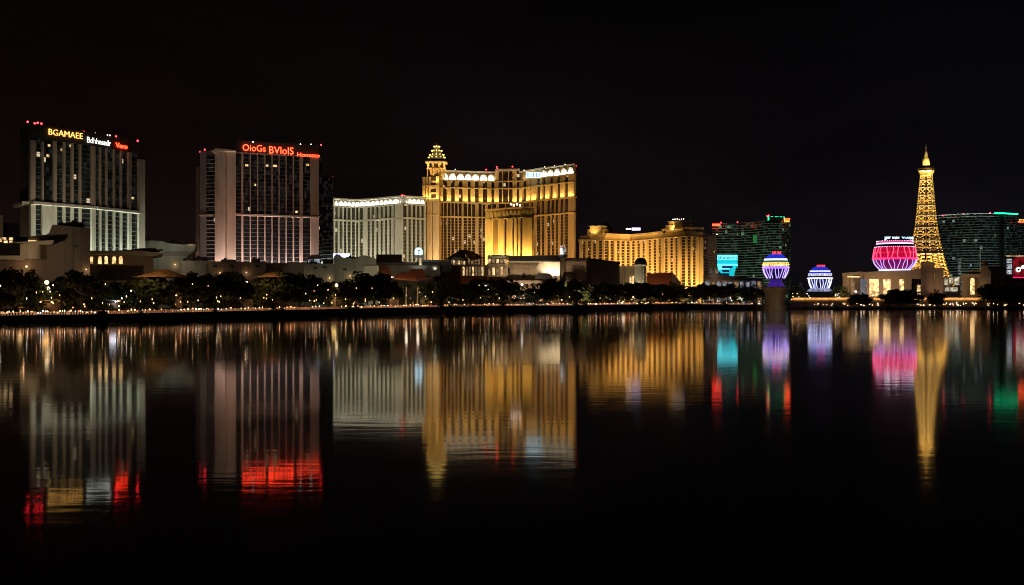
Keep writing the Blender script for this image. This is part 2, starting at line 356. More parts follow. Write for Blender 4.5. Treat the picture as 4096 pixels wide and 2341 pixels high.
# ------------------------------------------------------------------ building kit
class Face:
    """an upright facade along a plan polyline [(photo column, distance)]"""
    def __init__(s, root, line): s.r = root; s.l = line
    def pos(s, px):
        l = s.l
        for (a, da), (b_, db) in zip(l, l[1:]):
            if px <= b_ or (b_, db) == l[-1]:
                A = Vector(P(a, da)); B = Vector(P(b_, db)); D = B - A; r = Vector(((px - 2048) / F, 1))
                den = r.x * D.y - r.y * D.x; dd = (A.x * D.y - A.y * D.x) / den
                return (r.x * dd, dd)
    def runs(s, a, b_):
        xs = [a] + [p for p, _ in s.l if a < p < b_] + [b_]
        return [(s.pos(p), s.pos(q)) for p, q in zip(xs, xs[1:])]
    def body(s, z0, z1, deep, mt, name='wall', inset=.5):
        A = [s.pos(p) for p, _ in s.l]
        out = []
        for i, p in enumerate(A):
            q0 = A[max(0, i - 1)]; q1 = A[min(len(A) - 1, i + 1)]; L_ = math.hypot(q1[0] - q0[0], q1[1] - q0[1]); nx, ny = (q1[1] - q0[1]) / L_, -(q1[0] - q0[0]) / L_
            out.append((p, (nx, ny)))
        fr = [(p[0] - n_[0] * inset, p[1] - n_[1] * inset) for p, n_ in out]; bk = [(p[0] * (1 + deep / math.hypot(*p)), p[1] * (1 + deep / math.hypot(*p))) for p, n_ in out]
        mb = MB(); mb.prism(fr + bk[::-1], z0, z1); return mb.build(name, mt, s.r)
    def bay(s, a, b_, z0, z1, mg, ms, fl=2.0, sp=.5, proud=.3, name='window_bay', arch=False):
        mb = MB(); A, B = s.pos(a), s.pos(b_)
        mb.chord(A, B, z0, z1, -.45, 0, 0, u0=random.random() * 50)
        k = max(1, int(round((z1 - z0) / fl))); h = (z1 - z0) / k
        if sp > 0:
            for i in range(k): mb.chord(A, B, z0 + i * h, z0 + i * h + sp, .002, proud, 1)
        return mb.build(name, [mg, ms], s.r)
    def pier(s, a, b_, z0, z1, mt, proud=.9, name='pilaster', back=-.45):
        mb = MB()
        for A, B in s.runs(a, b_): mb.chord(A, B, z0, z1, back, proud)
        return mb.build(name, mt, s.r)
    def band(s, a, b_, z0, z1, mt, proud=1.3, name='cornice', back=-.45):
        return s.pier(a, b_, z0, z1, mt, proud, name, back)
    def uplight(s, a, b_, z, off, aim_h, power, col, **kw):
        for A, B in s.runs(a, b_): strip(A, B, z, off, aim_h, power * math.hypot(B[0] - A[0], B[1] - A[1]), col, **kw)

def letters(parent, txt, A, B, z0, z1, mt, off=.5, name='lettering', thick=.3, bold=.0):
    """raised letters filling the box A->B, z0..z1, in front of the wall"""
    cu = bpy.data.curves.new('txt', 'FONT'); cu.body = txt; cu.extrude = 0.05; cu.offset = bold; cu.resolution_u = 3
    ob = bpy.data.objects.new('txt', cu); COL.objects.link(ob)
    dg = bpy.context.evaluated_depsgraph_get(); me = bpy.data.meshes.new_from_object(ob.evaluated_get(dg))
    bpy.data.objects.remove(ob)
    xs = [v.co.x for v in me.vertices]; ys = [v.co.y for v in me.vertices]; x0, x1, y0, y1 = min(xs), max(xs), min(ys), max(ys)
    ax, ay = A; bx, by = B; L_ = math.hypot(bx - ax, by - ay); dx, dy = (bx - ax) / L_, (by - ay) / L_; nx, ny = dy, -dx
    o0 = Vector((0, 0, 0)); p = parent
    while p is not None: o0 = o0 + p.location; p = p.parent
    for v in me.vertices:
        u = (v.co.x - x0) / (x1 - x0) * L_; h = z0 + (v.co.y - y0) / (y1 - y0) * (z1 - z0); n_ = off + v.co.z / .05 * thick / 2
        v.co = Vector((ax + dx * u + nx * n_, ay + dy * u + ny * n_, h)) - o0
    me.materials.clear(); me.materials.append(mt)
    o = bpy.data.objects.new(name, me); COL.objects.link(o); o.parent = parent; return o

STANDING = set('wall front_wall ground_floor_wall side_wall sloped_wall back_wall pale_end_wall terrace_wall gable pier brick_pier tall_pier tower_pier dark_bay column blue_lit_pier shopfront'.split())
def slab(root, name, poly, d, deep, mt):
    """upright outline given in photo pixels at distance d, with real thickness"""
    lo = max(py for _, py in poly)                         # what stands on the ground reaches it behind the trees
    zf = lambda py: 1.0 if (py == lo and 1119 < lo < 1200 and name in STANDING) else Z(py, d)
    mb = MB(); mb.front([(W(px, py, d)[0], zf(py)) for px, py in poly], d, d + deep, sh=(sum(p[0] for p in poly) / len(poly) - 2048) / F); return mb.build(name, mt, root)
def rect(root, name, x0, x1, y0, y1, d, deep, mt): return slab(root, name, [(x0, y0), (x1, y0), (x1, y1), (x0, y1)], d, deep, mt)
def archwin(root, x0, x1, y0, y1, d, mt, mframe=None, name='arched_window', deep=.25):
    """arched opening (y0 = top) with a raised surround"""
    def shape(x0, x1, y0, y1):
        c = (x0 + x1) / 2; r = (x1 - x0) / 2; ry = min(r, (y1 - y0) * .5)
        return [(x0, y1), (x1, y1)] + [(c + r * math.cos(t), y0 + ry - ry * math.sin(t)) for t in [math.pi * i / 8 for i in range(9)]]
    o = slab(root, name, shape(x0, x1, y0, y1), d - deep, deep, mt)
    if mframe:
        mb = MB(); g = (x1 - x0) * .14
        O = [W(px, py, d) for px, py in shape(x0 - g, x1 + g, y0 - g, y1)]; I = [W(px, py, d) for px, py in shape(x0, x1, y0, y1)]
        n_ = len(O)
        for i in range(1, n_ - 0):
            j = (i + 1) % n_
            if i == 0: continue
            a_, b_, c_, e_ = O[i], O[j], I[j], I[i]
            f = lambda p, y: (p[0], y, p[2])
            mb.face([f(a_, d - deep * 2), f(b_, d - deep * 2), f(c_, d - deep * 2), f(e_, d - deep * 2)])
            mb.face([f(a_, d - deep * 2), f(a_, d), f(b_, d), f(b_, d - deep * 2)])
            mb.face([f(e_, d - deep * 2), f(c_, d - deep * 2), f(c_, d), f(e_, d)])
        mb.build('surround', mframe, o)
    return o
def beacon(root, px, py, d, mt=None, r=.42):
    mb = MB(); x, y, z = W(px, py, d); mb.ball((x, y, z), r, 8, 5, 0); mb.tube((x, y, z - 2.2), (x, y, z - r * .8), .12, k=5, mi=1)
    return mb.build('warning_beacon' if mt is None else 'roof_lamp', [mt or M['beacon'], M['steel']], root)
def root_at(name, px, d, label, cat, z=2.0, group=None): return thing(name, (*P(px, d), z), label, cat, group)

# ================================================================== TOWERS
# ---- green-white lit hotel slab with the gold and white signs
WARMW = (1.0, .90, .70)
t1 = root_at('hotel_tower', 330, 470, 'wide hotel slab lit greenish white below, gold, white and red lettering along its roof', 'hotel')
f = Face(t1, [(80, 458), (118, 442), (372, 466), (572, 494)])
ZB, ZG, ZT = 45.0, 71.8, 77.5
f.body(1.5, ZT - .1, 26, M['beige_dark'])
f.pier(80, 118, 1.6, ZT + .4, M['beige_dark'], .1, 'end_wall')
f.pier(118.4, 548, ZG, ZT, M['parapet'], .5, 'parapet')
f.pier(549, 572, ZG - 2, ZT, M['parapet'], .3, 'parapet')
PIER = [(118, 137), (164, 171), (210, 223), (248, 257), (281, 290), (313, 321), (361, 376), (394.5, 399.5), (420, 425), (450, 455), (478, 483), (508, 520)]
for a, b_ in PIER:
    f.pier(a, b_, 1.7, ZB - .1, M['beige'], 1.0); f.pier(a, b_, ZB + 1.2, ZG - .02 if a > 200 else ZG - 1, M['beige'], .9)
f.pier(548, 572, 1.7, ZG - 2.4, M['beige'], 1.2, 'corner_pier')
for (a, b_), (c, d_) in zip(PIER, PIER[1:] + [(548, 572)]):
    if b_ == 171:
        f.pier(171.3, 209.7, 1.7, ZB - .2, M['beige'], .1, 'wall_panel'); f.bay(171.3, 209.7, ZB + 1.3, ZG, M['g_tower'], M['beige_dark'], 2.0, .0); continue
    f.bay(b_ + .3, c - .3, 1.7, ZB - .2, M['g_tower'], M['rail'], 1.95, .26, .12)
    f.bay(b_ + .3, c - .3, ZB + 1.3, ZG - .03, M['g_tower'], M['rail'], 1.95, .22, .1)
f.band(79, 548, ZB, ZB + 1.1, M['beige'], 2.8)
# greenish uplights along the foot, weaker ones sweeping the top
f.uplight(120, 300, 14, 3.6, 14, 560, (.84, 1.0, .80)); f.uplight(300, 572, 9, 3.6, 14, 760, (.84, 1.0, .82))
for px, d, z in ((170, 425, 36), (290, 425, 36), (400, 427, 29), (500, 427, 29), (575, 427, 29)): spot((P(px, d)[0], d, z), (*P(px + 2, 475), 60), 4000, (1, .74, .52), 95, 1)
spot((P(60, 404)[0], 404, 20), (*P(150, 450), 40), 15000, (.8, .85, .7), 140, 1, 1)
pa, pb, pc = f.pos(186), f.pos(330), f.pos(345)
def sign_on(face, a, b_, txt, z0, z1, mt, off=.9, bold=.0):
    letters(face.r, txt, face.pos(a), face.pos(b_), z0, z1, mt, off, bold=bold)
sign_on(f, 190, 326, 'BGAMAEE', 74.0, 76.4, M['goldsign'], bold=-.012)
sign_on(f, 343, 437, 'Bdhhnssdr', 72.9, 75.3, M['whitesign'], bold=-.01)
sign_on(f, 457, 503, 'Vero', 72.9, 75.0, M['red'], bold=.0)
for px, py in ((111, 488), (139, 494), (151, 492), (166, 495)): beacon(t1, px, py, 452)
for px, py in ((336, 528), (464, 546), (551, 564)): beacon(t1, px, py, 478)
for px, py in ((381, 534), (430, 541), (440, 542)): beacon(t1, px, py, 474, M['whitelamp'], .28)
for px, py in ((196, 583), (191, 624), (283, 584), (520, 620), (247, 600), (531, 793)):
    fx = f.pos(px); mb = MB(); zc = Z(py, fx[1]); mb.chord(f.pos(px - 5), f.pos(px + 5), zc - .5, zc + .5, .02, .14)
    mb.build('lit_window', M['warmroom'], t1)

# ---- rose hotel tower with the orange-red sign
t2 = root_at('hotel_tower', 1080, 580, 'rose and black hotel tower with glowing orange red lettering on its roof edge', 'hotel')
f = Face(t2, [(944, 570), (1274, 588)]); ZB, ZG, ZT = 50.4, 82.8, 89.5
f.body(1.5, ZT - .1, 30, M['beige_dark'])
f.pier(944, 1274, ZG + .6, ZT, M['parapet'], .5, 'parapet')
PIER = [(965, 972), (999, 1002), (1028.5, 1031.5), (1057.5, 1060.5), (1086, 1089), (1114, 1117), (1142.5, 1145.5), (1171, 1175), (1198, 1210), (1241, 1274)]
for a, b_ in PIER:
    f.pier(a, b_, 1.7, ZB - .1, M['rose'], .9); f.pier(a, b_, ZB + 1, ZG, M['rose'], .8)
pr = 944
for a, b_ in PIER:
    f.bay(pr + .3, a - .3, 1.7, ZB - .2, M['g_rose'], M['rose_rail'], 2.1, .24, .06)
    f.bay(pr + .3, a - .3, ZB + 1, ZG - .05, M['g_rose'], M['rose_rail'], 2.1, .2, .08); pr = b_
f.band(943, 1276, ZB, ZB + .9, M['rose'], 2.4)
f.band(944, 1274, ZG, ZG + .5, M['rose'], .8)
sign_on(f, 970, 1061, 'OioGs', 84.3, 87.6, M['orange'], bold=-.014); sign_on(f, 1076, 1172, 'BVlolS', 83.6, 87.3, M['orange'], bold=-.014); sign_on(f, 1188, 1277, 'Honezto', 82.9, 84.8, M['orange'], bold=-.012)
for px, py in ((1284, 580),): beacon(t2, px, py, 592)
for px, py in ((953, 566), (1244, 578), (1202, 577), (1012, 568)): beacon(t2, px, py, 572, M['whitelamp'], .3)
for px, py, wd in ((987, 662, 6), (1068, 663, 5), (1100, 664, 8), (1230, 660, 6), (1020, 740, 4), (1186, 848, 5)):
    fx = f.pos(px); mb = MB(); zc = Z(py, fx[1]); mb.chord(f.pos(px - wd), f.pos(px + wd), zc - .55, zc + .55, .02, .14); mb.build('lit_window', M['warmroom'], t2)
f.uplight(960, 1240, 16, 3.2, 14, 620, (1, .82, .76)); 
for px in (990, 1080, 1170, 1250): spot((P(px, 529)[0], 529, 28), (*P(px, 576), 62), 4500, (1, .60, .41), 95, 1)
# its pale stair shafts and the dark wing beside them
g = Face(t2, [(801, 577), (859.5, 574)]); zl = Z(602, 575)
g.body(1.5, zl, 26, M['beige_dark'])
g.bay(825.5, 859, 1.7, ZB - .3, M['g_rose'], M['rose'], 2.1, .28); g.bay(825.5, 859, ZB + 1, zl - 3, M['g_rose'], M['rose'], 2.1, .22)
g.pier(801, 825, 1.7, ZB - .1, M['beige_dark'], .3, 'wall_panel'); g.pier(801, 825, ZB + 1, zl - .2, M['beige_dark'], .3, 'wall_panel'); g.band(800, 859, ZB, ZB + .9, M['rose'], 1.2)
g = Face(t2, [(860, 566), (906, 564), (943.5, 566)])
g.pier(860, 871, 1.7, zl + .3, M['rose'], .2, 'stair_shaft', -8); g.pier(872, 905, 1.7, zl - .4, M['rose'], 1.2, 'stair_shaft', -8); g.pier(906, 943, 1.7, zl - .6, M['rose'], .4, 'stair_shaft', -8)
slab(t2, 'flared_cornice', [(846, 604), (866, 594), (943, 602), (943, 606), (872, 606), (866, 616)], 562.5, 3, M['rose'])
g.uplight(862, 942, 16, 6, 30, 620, (1, .84, .76)); spot((P(900, 529)[0], 529, 28), (*P(903, 565), 58), 11000, (1, .66, .44), 95, 1)
g = Face(t2, [(783, 585), (798, 584)]); g.body(1.5, Z(670, 585), 20, M['rose'], 'wing_wall', 0); g.uplight(783, 798, 14, 5, 20, 330, (1, .75, .6))
beacon(t2, 801, 608, 578); beacon(t2, 819, 599, 578)
# ---- dark glass block behind it
t3 = root_at('office_block', 1310, 640, 'narrow dark glass block at the red lettered tower, a red lamp on its corner', 'office block')
f = Face(t3, [(1274, 640), (1331, 636)]); zt = Z(714, 640); f.body(1.5, zt, 20, M['parapet'])
f.bay(1274, 1287, 1.7, zt + 14, M['g_rose'], M['beige_dark'], 2.2, .4); f.bay(1287.4, 1330.6, 1.7, zt, M['g_rose'], M['beige_dark'], 2.2, .3)
f.band(1287, 1331, zt, zt + .6, M['beige_dark'], .5); beacon(t3, 1329, 709, 638)
f.pier(1288, 1331, Z(1055, 640), Z(1047, 640), M['white'], .6, 'lit_sill'); f.uplight(1288, 1331, Z(1060, 640), 3, 5, 60, (.9, 1, .9))

# ---- white concave hotel
t4 = root_at('hotel_building', 1515, 705, 'long concave white hotel with a brightly lit frieze of scallops under its roof', 'hotel')
f = Face(t4, [(1325, 705), (1380, 713), (1430, 716), (1480, 711), (1530, 703), (1590, 693), (1613, 690), (1700, 700)])
ZT, ZF0, ZA0 = 72.3, 67.3, 57.8
f.body(1.5, ZT - 1, 25, M['cream'])
f.band(1325, 1700, ZT - 1, ZT, M['cream'], 2.2, 'cornice')
f.pier(1325, 1700, ZF0, ZT - 1.02, M['rail'], .3, 'frieze')
mb = None
wide = [(1457, 1471), (1586, 1613)]
xs = []; x = 1332.0
while x < 1695:
    w_ = next((q for q in wide if q[0] - 8 <= x <= q[1]), None)
    if w_: xs.append(w_); x = w_[1] + 12.5
    else: xs.append((x, x + 5)); x += 17.3
for i, (a, b_) in enumerate(xs):
    big = b_ - a > 8
    f.pier(a, b_, 1.7, ZA0 - .02, M['cream'], 1.0 if not big else 1.6); f.pier(a, b_, ZA0 + 1.0, ZF0 - .6, M['cream'], .9 if not big else 1.5)
    if i + 1 < len(xs):
        c = xs[i + 1][0]
        f.bay(b_ + .2, c - .2, 1.7, ZA0 - .03, M['g_white'], M['rail'], 2.2, .4, .1)
        f.bay(b_ + .2, c - .2, ZA0 + 1.02, ZF0 - .62, M['g_white'], M['cream'], 9, .0, name='arched_bay')
        A, B = f.pos((b_ + a) / 2 + 1), f.pos((c + xs[i + 1][1]) / 2 - 1)     # scallop over each bay
        mb = MB(); L_ = math.hypot(B[0] - A[0], B[1] - A[1]); 
        for k in range(10):
            t0, t1_ = math.pi * k / 10, math.pi * (k + 1) / 10
            u0, u1 = .5 - .5 * math.cos(t0), .5 - .5 * math.cos(t1_); h = (math.sin(t0) + math.sin(t1_)) / 2 * 2.6 + .5
            pA = (A[0] + (B[0] - A[0]) * u0, A[1] + (B[1] - A[1]) * u0); pB = (A[0] + (B[0] - A[0]) * u1, A[1] + (B[1] - A[1]) * u1)
            mb.chord(pA, pB, ZF0 + .3, ZF0 + .3 + h, .3, .75)
        mb.build('scallop', M['white'], t4)
f.band(1325, 1700, ZF0 - .6, ZF0, M['cream'], 1.9); f.band(1325, 1700, ZA0, ZA0 + 1, M['cream'], 1.3)
f.uplight(1330, 1695, ZF0 + .3, 2.3, 3.0, 42, (1, .92, .72), width=.3)
f.uplight(1330, 1695, 10, 5, 26, 420, (1, .95, .72))
for px in (1370, 1450, 1540, 1640): spot((P(px, 630)[0], 630, 16), (*P(px, 705), 50), 34000, (1, .88, .62), 75, 1.2)
beacon(t4, 1609, 781, 692); beacon(t4, 1616, 783, 692)
f2 = rect(t4, 'lit_sign_panel', 1333, 1400, 1014, 1032, 640, 1, M['neonwhite'])

# ---- golden hotel
t5 = root_at('hotel_tower', 2020, 717, 'huge golden hotel with banded facade, uplit in amber, lantern turret at one corner', 'hotel')
GOLD = (1.0, .63, .23)
f = Face(t5, [(1759, 719), (1973, 728), (2083, 725.8), (2160, 707.8), (2302, 685.4)])
Z1, Z2, Z3, ZF, ZT = 60.9, 70.4, 80.1, 85.5, 91.7
f.body(1.5, ZT - .8, 30, M['gold2'])
f.band(1759, 1985, ZT - .9, ZT, M['cream'], 1.6, 'cornice'); f.band(2078, 2304, ZT - .9, ZT, M['cream'], 1.6, 'cornice')
f.pier(1764, 1985, ZF, ZT - .92, M['gold_rail'], .5, 'frieze'); f.pier(2078, 2302, ZF, ZT - .92, M['gold_rail'], .5, 'frieze')
def scallops(f, xs, z, h, mt, n1=1.3):
    for a, b_ in xs:
        A, B = f.pos(a), f.pos(b_); mb = MB()
        for k in range(8):
            t0, t1_ = math.pi * k / 8, math.pi * (k + 1) / 8
            u0, u1 = .5 - .5 * math.cos(t0), .5 - .5 * math.cos(t1_); hh = (math.sin(t0) + math.sin(t1_)) / 2 * h + .6
            mb.chord((A[0] + (B[0] - A[0]) * u0, A[1] + (B[1] - A[1]) * u0), (A[0] + (B[0] - A[0]) * u1, A[1] + (B[1] - A[1]) * u1), z, z + hh, .5, n1)
        mb.build('scallop', mt, f.r)
scallops(f, [(1764 + 31 * i, 1764 + 31 * i + 27) for i in range(7)], ZF + .2, 3.6, M['white'])
scallops(f, [(2168 + 27 * i, 2168 + 27 * i + 24) for i in range(5)], ZF + .2, 3.6, M['white'])
rect(t5, 'lit_sign_panel', 2105, 2163, 689, 711, 703.4, .8, M['bluewhite'])
letters(t5, 'IEIIIIII', P(2108, 702.8), P(2160, 702.8), Z(709, 702.8), Z(691, 702.8), M['navy'], .2)
UP = [(1760, 1771), (1787, 1803), (1819, 1834), (1850, 1870), (1882, 1898), (1914, 1930), (1948, 1964), (1978, 1995), (2009, 2012), (2033, 2036), (2051, 2067), (2079, 2095), (2111, 2125), (2131, 2150), (2166, 2174), (2186, 2202), (2216, 2232), (2246, 2262), (2277, 2302)]
for i, (a, b_) in enumerate(UP):
    zt = ZF - .7 if not 1975 < a < 2075 else ZT + .2
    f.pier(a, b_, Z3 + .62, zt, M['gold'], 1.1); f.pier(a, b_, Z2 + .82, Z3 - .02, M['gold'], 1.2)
    if i + 1 < len(UP):
        c = UP[i + 1][0]
        f.bay(b_ + .2, c - .2, Z3 + .63, zt - .01, M['g_gold'], M['gold2'], 3.0, .0); f.bay(b_ + .2, c - .2, Z2 + .83, Z3 - .03, M['g_gold'], M['gold2'], 3.0, .0)
f.band(1759, 2078, ZF - .7, ZF, M['gold'], 1.5); f.band(2078.5, 2304, ZF - .7, ZF, M['gold'], 1.5)
f.band(1757, 2304, Z3, Z3 + .6, M['gold'], 1.9); f.band(1757, 2306, Z2, Z2 + .8, M['gold'], 2.2); f.band(1757, 2305, Z1, Z1 + .7, M['gold'], 1.9)
LOW = [(1759, 1765), (1771.5, 1775), (1786.5, 1790), (1801, 1804.5), (1816, 1819.5), (1830.5, 1834), (1846, 1853), (1868, 1871.5), (1884, 1887.5), (1900, 1913), (1926, 1929.5), (1940, 1950), (1965, 1968), (1985, 1995), (2020, 2024), (2050, 2060), (2090, 2094), (2120, 2126), (2138, 2148), (2165, 2168.5), (2181, 2190), (2204, 2207.5), (2220, 2224), (2236, 2244), (2257, 2261), (2276, 2302)]
for i, (a, b_) in enumerate(LOW):
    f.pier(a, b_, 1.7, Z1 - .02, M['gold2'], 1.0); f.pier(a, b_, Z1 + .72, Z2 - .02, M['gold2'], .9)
    if i + 1 < len(LOW):
        c = LOW[i + 1][0]
        f.bay(b_ + .2, c - .2, 1.7, Z1 - .03, M['g_gold'], M['gold_rail'], 2.0, .4, .1); f.bay(b_ + .2, c - .2, Z1 + .73, Z2 - .03, M['g_gold'], M['gold2'], 2.0, .0)
# raised centre with its shallow dome
g = Face(t5, [(1983, 726.9), (2000, 726.3), (2060, 725.2), (2080, 724.6)])
g.body(ZT + .3, ZT + 1.6, 24, M['cream'], 'attic', -1.2)
cx, cy = P(2030, 738.1); mb = MB(); mb.lathe(cx, cy, [(8.2, ZT + 1.6), (7.6, ZT + 2.4), (5, ZT + 3.4), (2, ZT + 4)], 24); mb.build('shallow_dome', M['greygreen'], t5)
for px, py in ((1945, 679), (1987, 668), (1989, 674), (2050, 667), (2303, 664)): beacon(t5, px, py, 716.8)
for px, py in ((1821, 678), (2096, 681), (2179, 668), (2218, 664), (2260, 658), (2294, 660)): beacon(t5, px, py, 696.6, M['whitelamp'], .25)
# bright low block standing in front of it
h = Face(t5, [(1945, 674.2), (1990, 668.6), (2040, 661.9), (2090, 656.3), (2135, 654.1)]); zt = Z(838, 674.2)
h.body(1.5, zt - .5, 30, M['gold'], 'front_wall')
h.band(1944, 2137, zt - .6, zt, M['gold'], 1.4); h.pier(1945, 2135, zt - 6, zt - .62, M['gold'], .4, 'frieze'); h.band(1945, 2136, zt - 6.5, zt - 6.02, M['gold'], 1.0)
scallops(h, [(1947 + 15.7 * i, 1947 + 15.7 * i + 14) for i in range(12)], zt - 5.6, 3.2, M['gold'], .9)
for a, b_ in ((1945, 1971), (1997, 2018), (2031, 2036), (2038, 2052), (2060, 2070), (2078, 2082), (2092, 2131)): h.pier(a, b_, 1.7, zt - 6.52, M['gold'], 1.1)
for a, b_ in ((2018.2, 2030.8), (2052.2, 2059.8), (2070.2, 2077.8), (2082.2, 2091.8)): h.bay(a, b_, 1.7, zt - 6.53, M['g_gold'], M['gold_rail'], 2.0, .0)
h.pier(1971.2, 1996.8, 1.7, zt - 6.53, M['gold_rail'], -.2, 'recess_wall')  # shade of the recess is put into a darker wall colour
for i, px in enumerate((2045, 2056, 2068, 2080)): beacon(t5, px, 818 + (i % 2) * 4, 663, M['whitelamp'], .55)
h.uplight(1946, 2134, 27, 4, 20, 900, (1.0, .62, .18))
# corner turret
g = Face(t5, [(1692, 710.1), (1759, 706.7)]); zt = Z(708, 710.1)
g.body(1.5, zt - 1, 22, M['gold2'], 'turret_base')
for a, b_ in ((1692, 1706), (1709, 1731), (1734, 1758)): g.pier(a, b_, 1.7, Z2 - .1, M['gold2'], .9)
for a, b_ in ((1692, 1703), (1707, 1712), (1718, 1724), (1746, 1758)): g.pier(a, b_, Z2 + .82, zt - .2, M['gold'], .9)
g.bay(1724.2, 1745.8, Z2 + .83, zt - .3, M['g_gold'], M['gold'], 3.5, 1.2)
g.band(1690, 1760, Z2, Z2 + .8, M['gold'], 1.6); g.band(1690, 1760, Z3, Z3 + .5, M['gold'], 1.3); g.band(1690, 1759, Z1, Z1 + .6, M['gold'], 1.2)
cx, cy = P(1747, 714.6); q = 714.6 / F
def sq(r): return [(cx - r, cy - r), (cx + r, cy - r), (cx + r, cy + r), (cx - r, cy + r)]
mb = MB(); r_ = 36 * q; mb.prism(sq(r_ * .72), zt - 1, Z(678, 714.6)); 
for sx_ in (-1, 1):
    for k in (-1, -.33, .33, 1): mb.box(cx + k * r_ * .95 - .35, cx + k * r_ * .95 + .35, cy + sx_ * r_ * .95 - .35, cy + sx_ * r_ * .95 + .35, zt - 1, Z(680, 714.6))
mb.build('turret_shaft', M['gold'], t5)
mb = MB(); mb.prism(sq(r_ * 1.05), Z(680, 714.6), Z(676, 714.6)); mb.build('turret_ledge', M['gold'], t5)
mb = MB(); mb.prism(sq(r_ * .62), Z(676, 714.6), Z(656, 714.6))
for ax in (-1, -.35, .35, 1):
    for ay in (-1, 1): mb.box(cx + ax * r_ * .88 - .55, cx + ax * r_ * .88 + .55, cy + ay * r_ * .88 - .55, cy + ay * r_ * .88 + .55, Z(676, 714.6), Z(657, 714.6))
mb.build('belvedere', M['gold'], t5)
mb = MB(); mb.prism(sq(r_ * 1.18), Z(657, 714.6), Z(651, 714.6)); mb.prism(sq(r_ * 1.08), Z(651, 714.6), Z(647, 714.6)); mb.build('belvedere_cornice', M['gold'], t5)
mb = MB(); mb.lathe(cx, cy, [(r_ * .8, Z(647, 714.6)), (r_ * .75, Z(638, 714.6))], 8); mb.build('lantern_neck', M['roofdark'], t5)
mb = MB()
for y0, y1, r0, r1 in ((638, 634, 34, 33), (634, 627, 30, 26), (627, 623, 29, 27), (623, 611, 24, 18), (611, 607, 21, 19), (607, 594, 16, 10), (594, 590, 12, 10), (590, 580, 6, 2.5), (580, 574, 1.2, .4)):
    mb.lathe(cx, cy, [(r0 * q, Z(y0, 714.6)), (r1 * q, Z(y1, 714.6))], 8)
mb.build('lantern_spire', M['cream'], t5)
mb = MB()
for y_, r0 in ((634, 34), (623, 29), (607, 21), (590, 12)):
    for k in range(12): mb.ball((cx + r0 * q * math.cos(k * .5236), cy + r0 * q * math.sin(k * .5236), Z(y_, 714.6) + .5), .32, 6, 4)
mb.build('lantern_bulb_ring', M['bulb'], t5)
for k in (-1, 1): spot((cx + k * 10, cy - 12, Z(700, 714.6)), (cx, cy, Z(600, 714.6)), 9000, (1, .78, .4), 60, .5)
spot((cx, cy - 16, Z(760, 714.6)), (cx, cy, Z(655, 714.6)), 16000, GOLD, 55, .6)
# amber floodlighting
f.uplight(1762, 1942, 12, 4, 24, 560, GOLD); f.uplight(2140, 2302, 12, 4, 24, 620, GOLD)
f.uplight(1762, 2300, Z2 + 1.0, 2.6, 5, 70, GOLD, width=.3); f.uplight(1762, 1975, ZF + .2, 2.6, 3, 44, (.95, .98, .82), width=.3); f.uplight(2095, 2300, ZF + .2, 2.6, 3, 44, (.95, .98, .82), width=.3)
g.uplight(1694, 1757, Z2 + 1.0, 2.6, 5, 110, GOLD, width=.3)
spot((P(1745, 700)[0], 696.6, 18), (*P(1746, 707.8), 45), 30000, (1, .86, .55), 60, .5); spot((P(1700, 694.4)[0], 691, 18), (*P(1702, 709), 45), 10000, GOLD, 60, .5)
spot((P(1925, 672)[0], 694.4, 18), (*P(1931, 725.8), 50), 30000, (1, .84, .5), 45, .5)
for px, d in ((1730, 640), (1830, 649), (1910, 649), (2190, 645), (2285, 642)): spot((P(px, d)[0], d, 37), (*P(px + 3, 708), 66), 26000, GOLD, 90, 1.2)

# ---- long golden hotel
t6 = root_at('hotel_building', 2560, 860, 'long golden hotel with beaded window columns and two dark domed roofs behind its caps', 'hotel')
f = Face(t6, [(2318, 872), (2418, 862), (2470, 872), (2524, 876), (2590, 860), (2652, 836), (2738, 815), (2809, 820)]); ZT = 59.3
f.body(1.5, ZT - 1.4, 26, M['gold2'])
f.band(2362, 2654, ZT - 1.5, ZT, M['gold'], 1.8); f.band(2654, 2812, ZT + .2, ZT + 1.6, M['gold'], 1.8); f.pier(2362, 2809, ZT - 5, ZT - 1.52, M['gold'], .8, 'frieze'); f.band(2362, 2810, ZT - 5.6, ZT - 5.02, M['gold'], 1.4)
f.band(2317, 2362, ZT - 6, ZT - 4.4, M['gold'], 1.6)
x = 2320.0; i = 0
while x < 2800:
    wdt = 11 if i % 3 == 0 else 8.0
    f.pier(x, x + wdt, 1.7, ZT - 5.62 if x > 2355 else ZT - 6.02, M['gold'], 1.0 if i % 3 else 1.5)
    e_ = min(x + wdt + 13, 2806)
    f.bay(x + wdt + .2, e_ - .2, 1.7, ZT - 5.63 if x > 2355 else ZT - 6.03, M['g_gold'], M['gold2'], 2.3, .5, .15); x = e_; i += 1
f.pier(2795, 2809, 1.7, ZT - 5.62, M['gold'], 1.7, 'corner_pier')
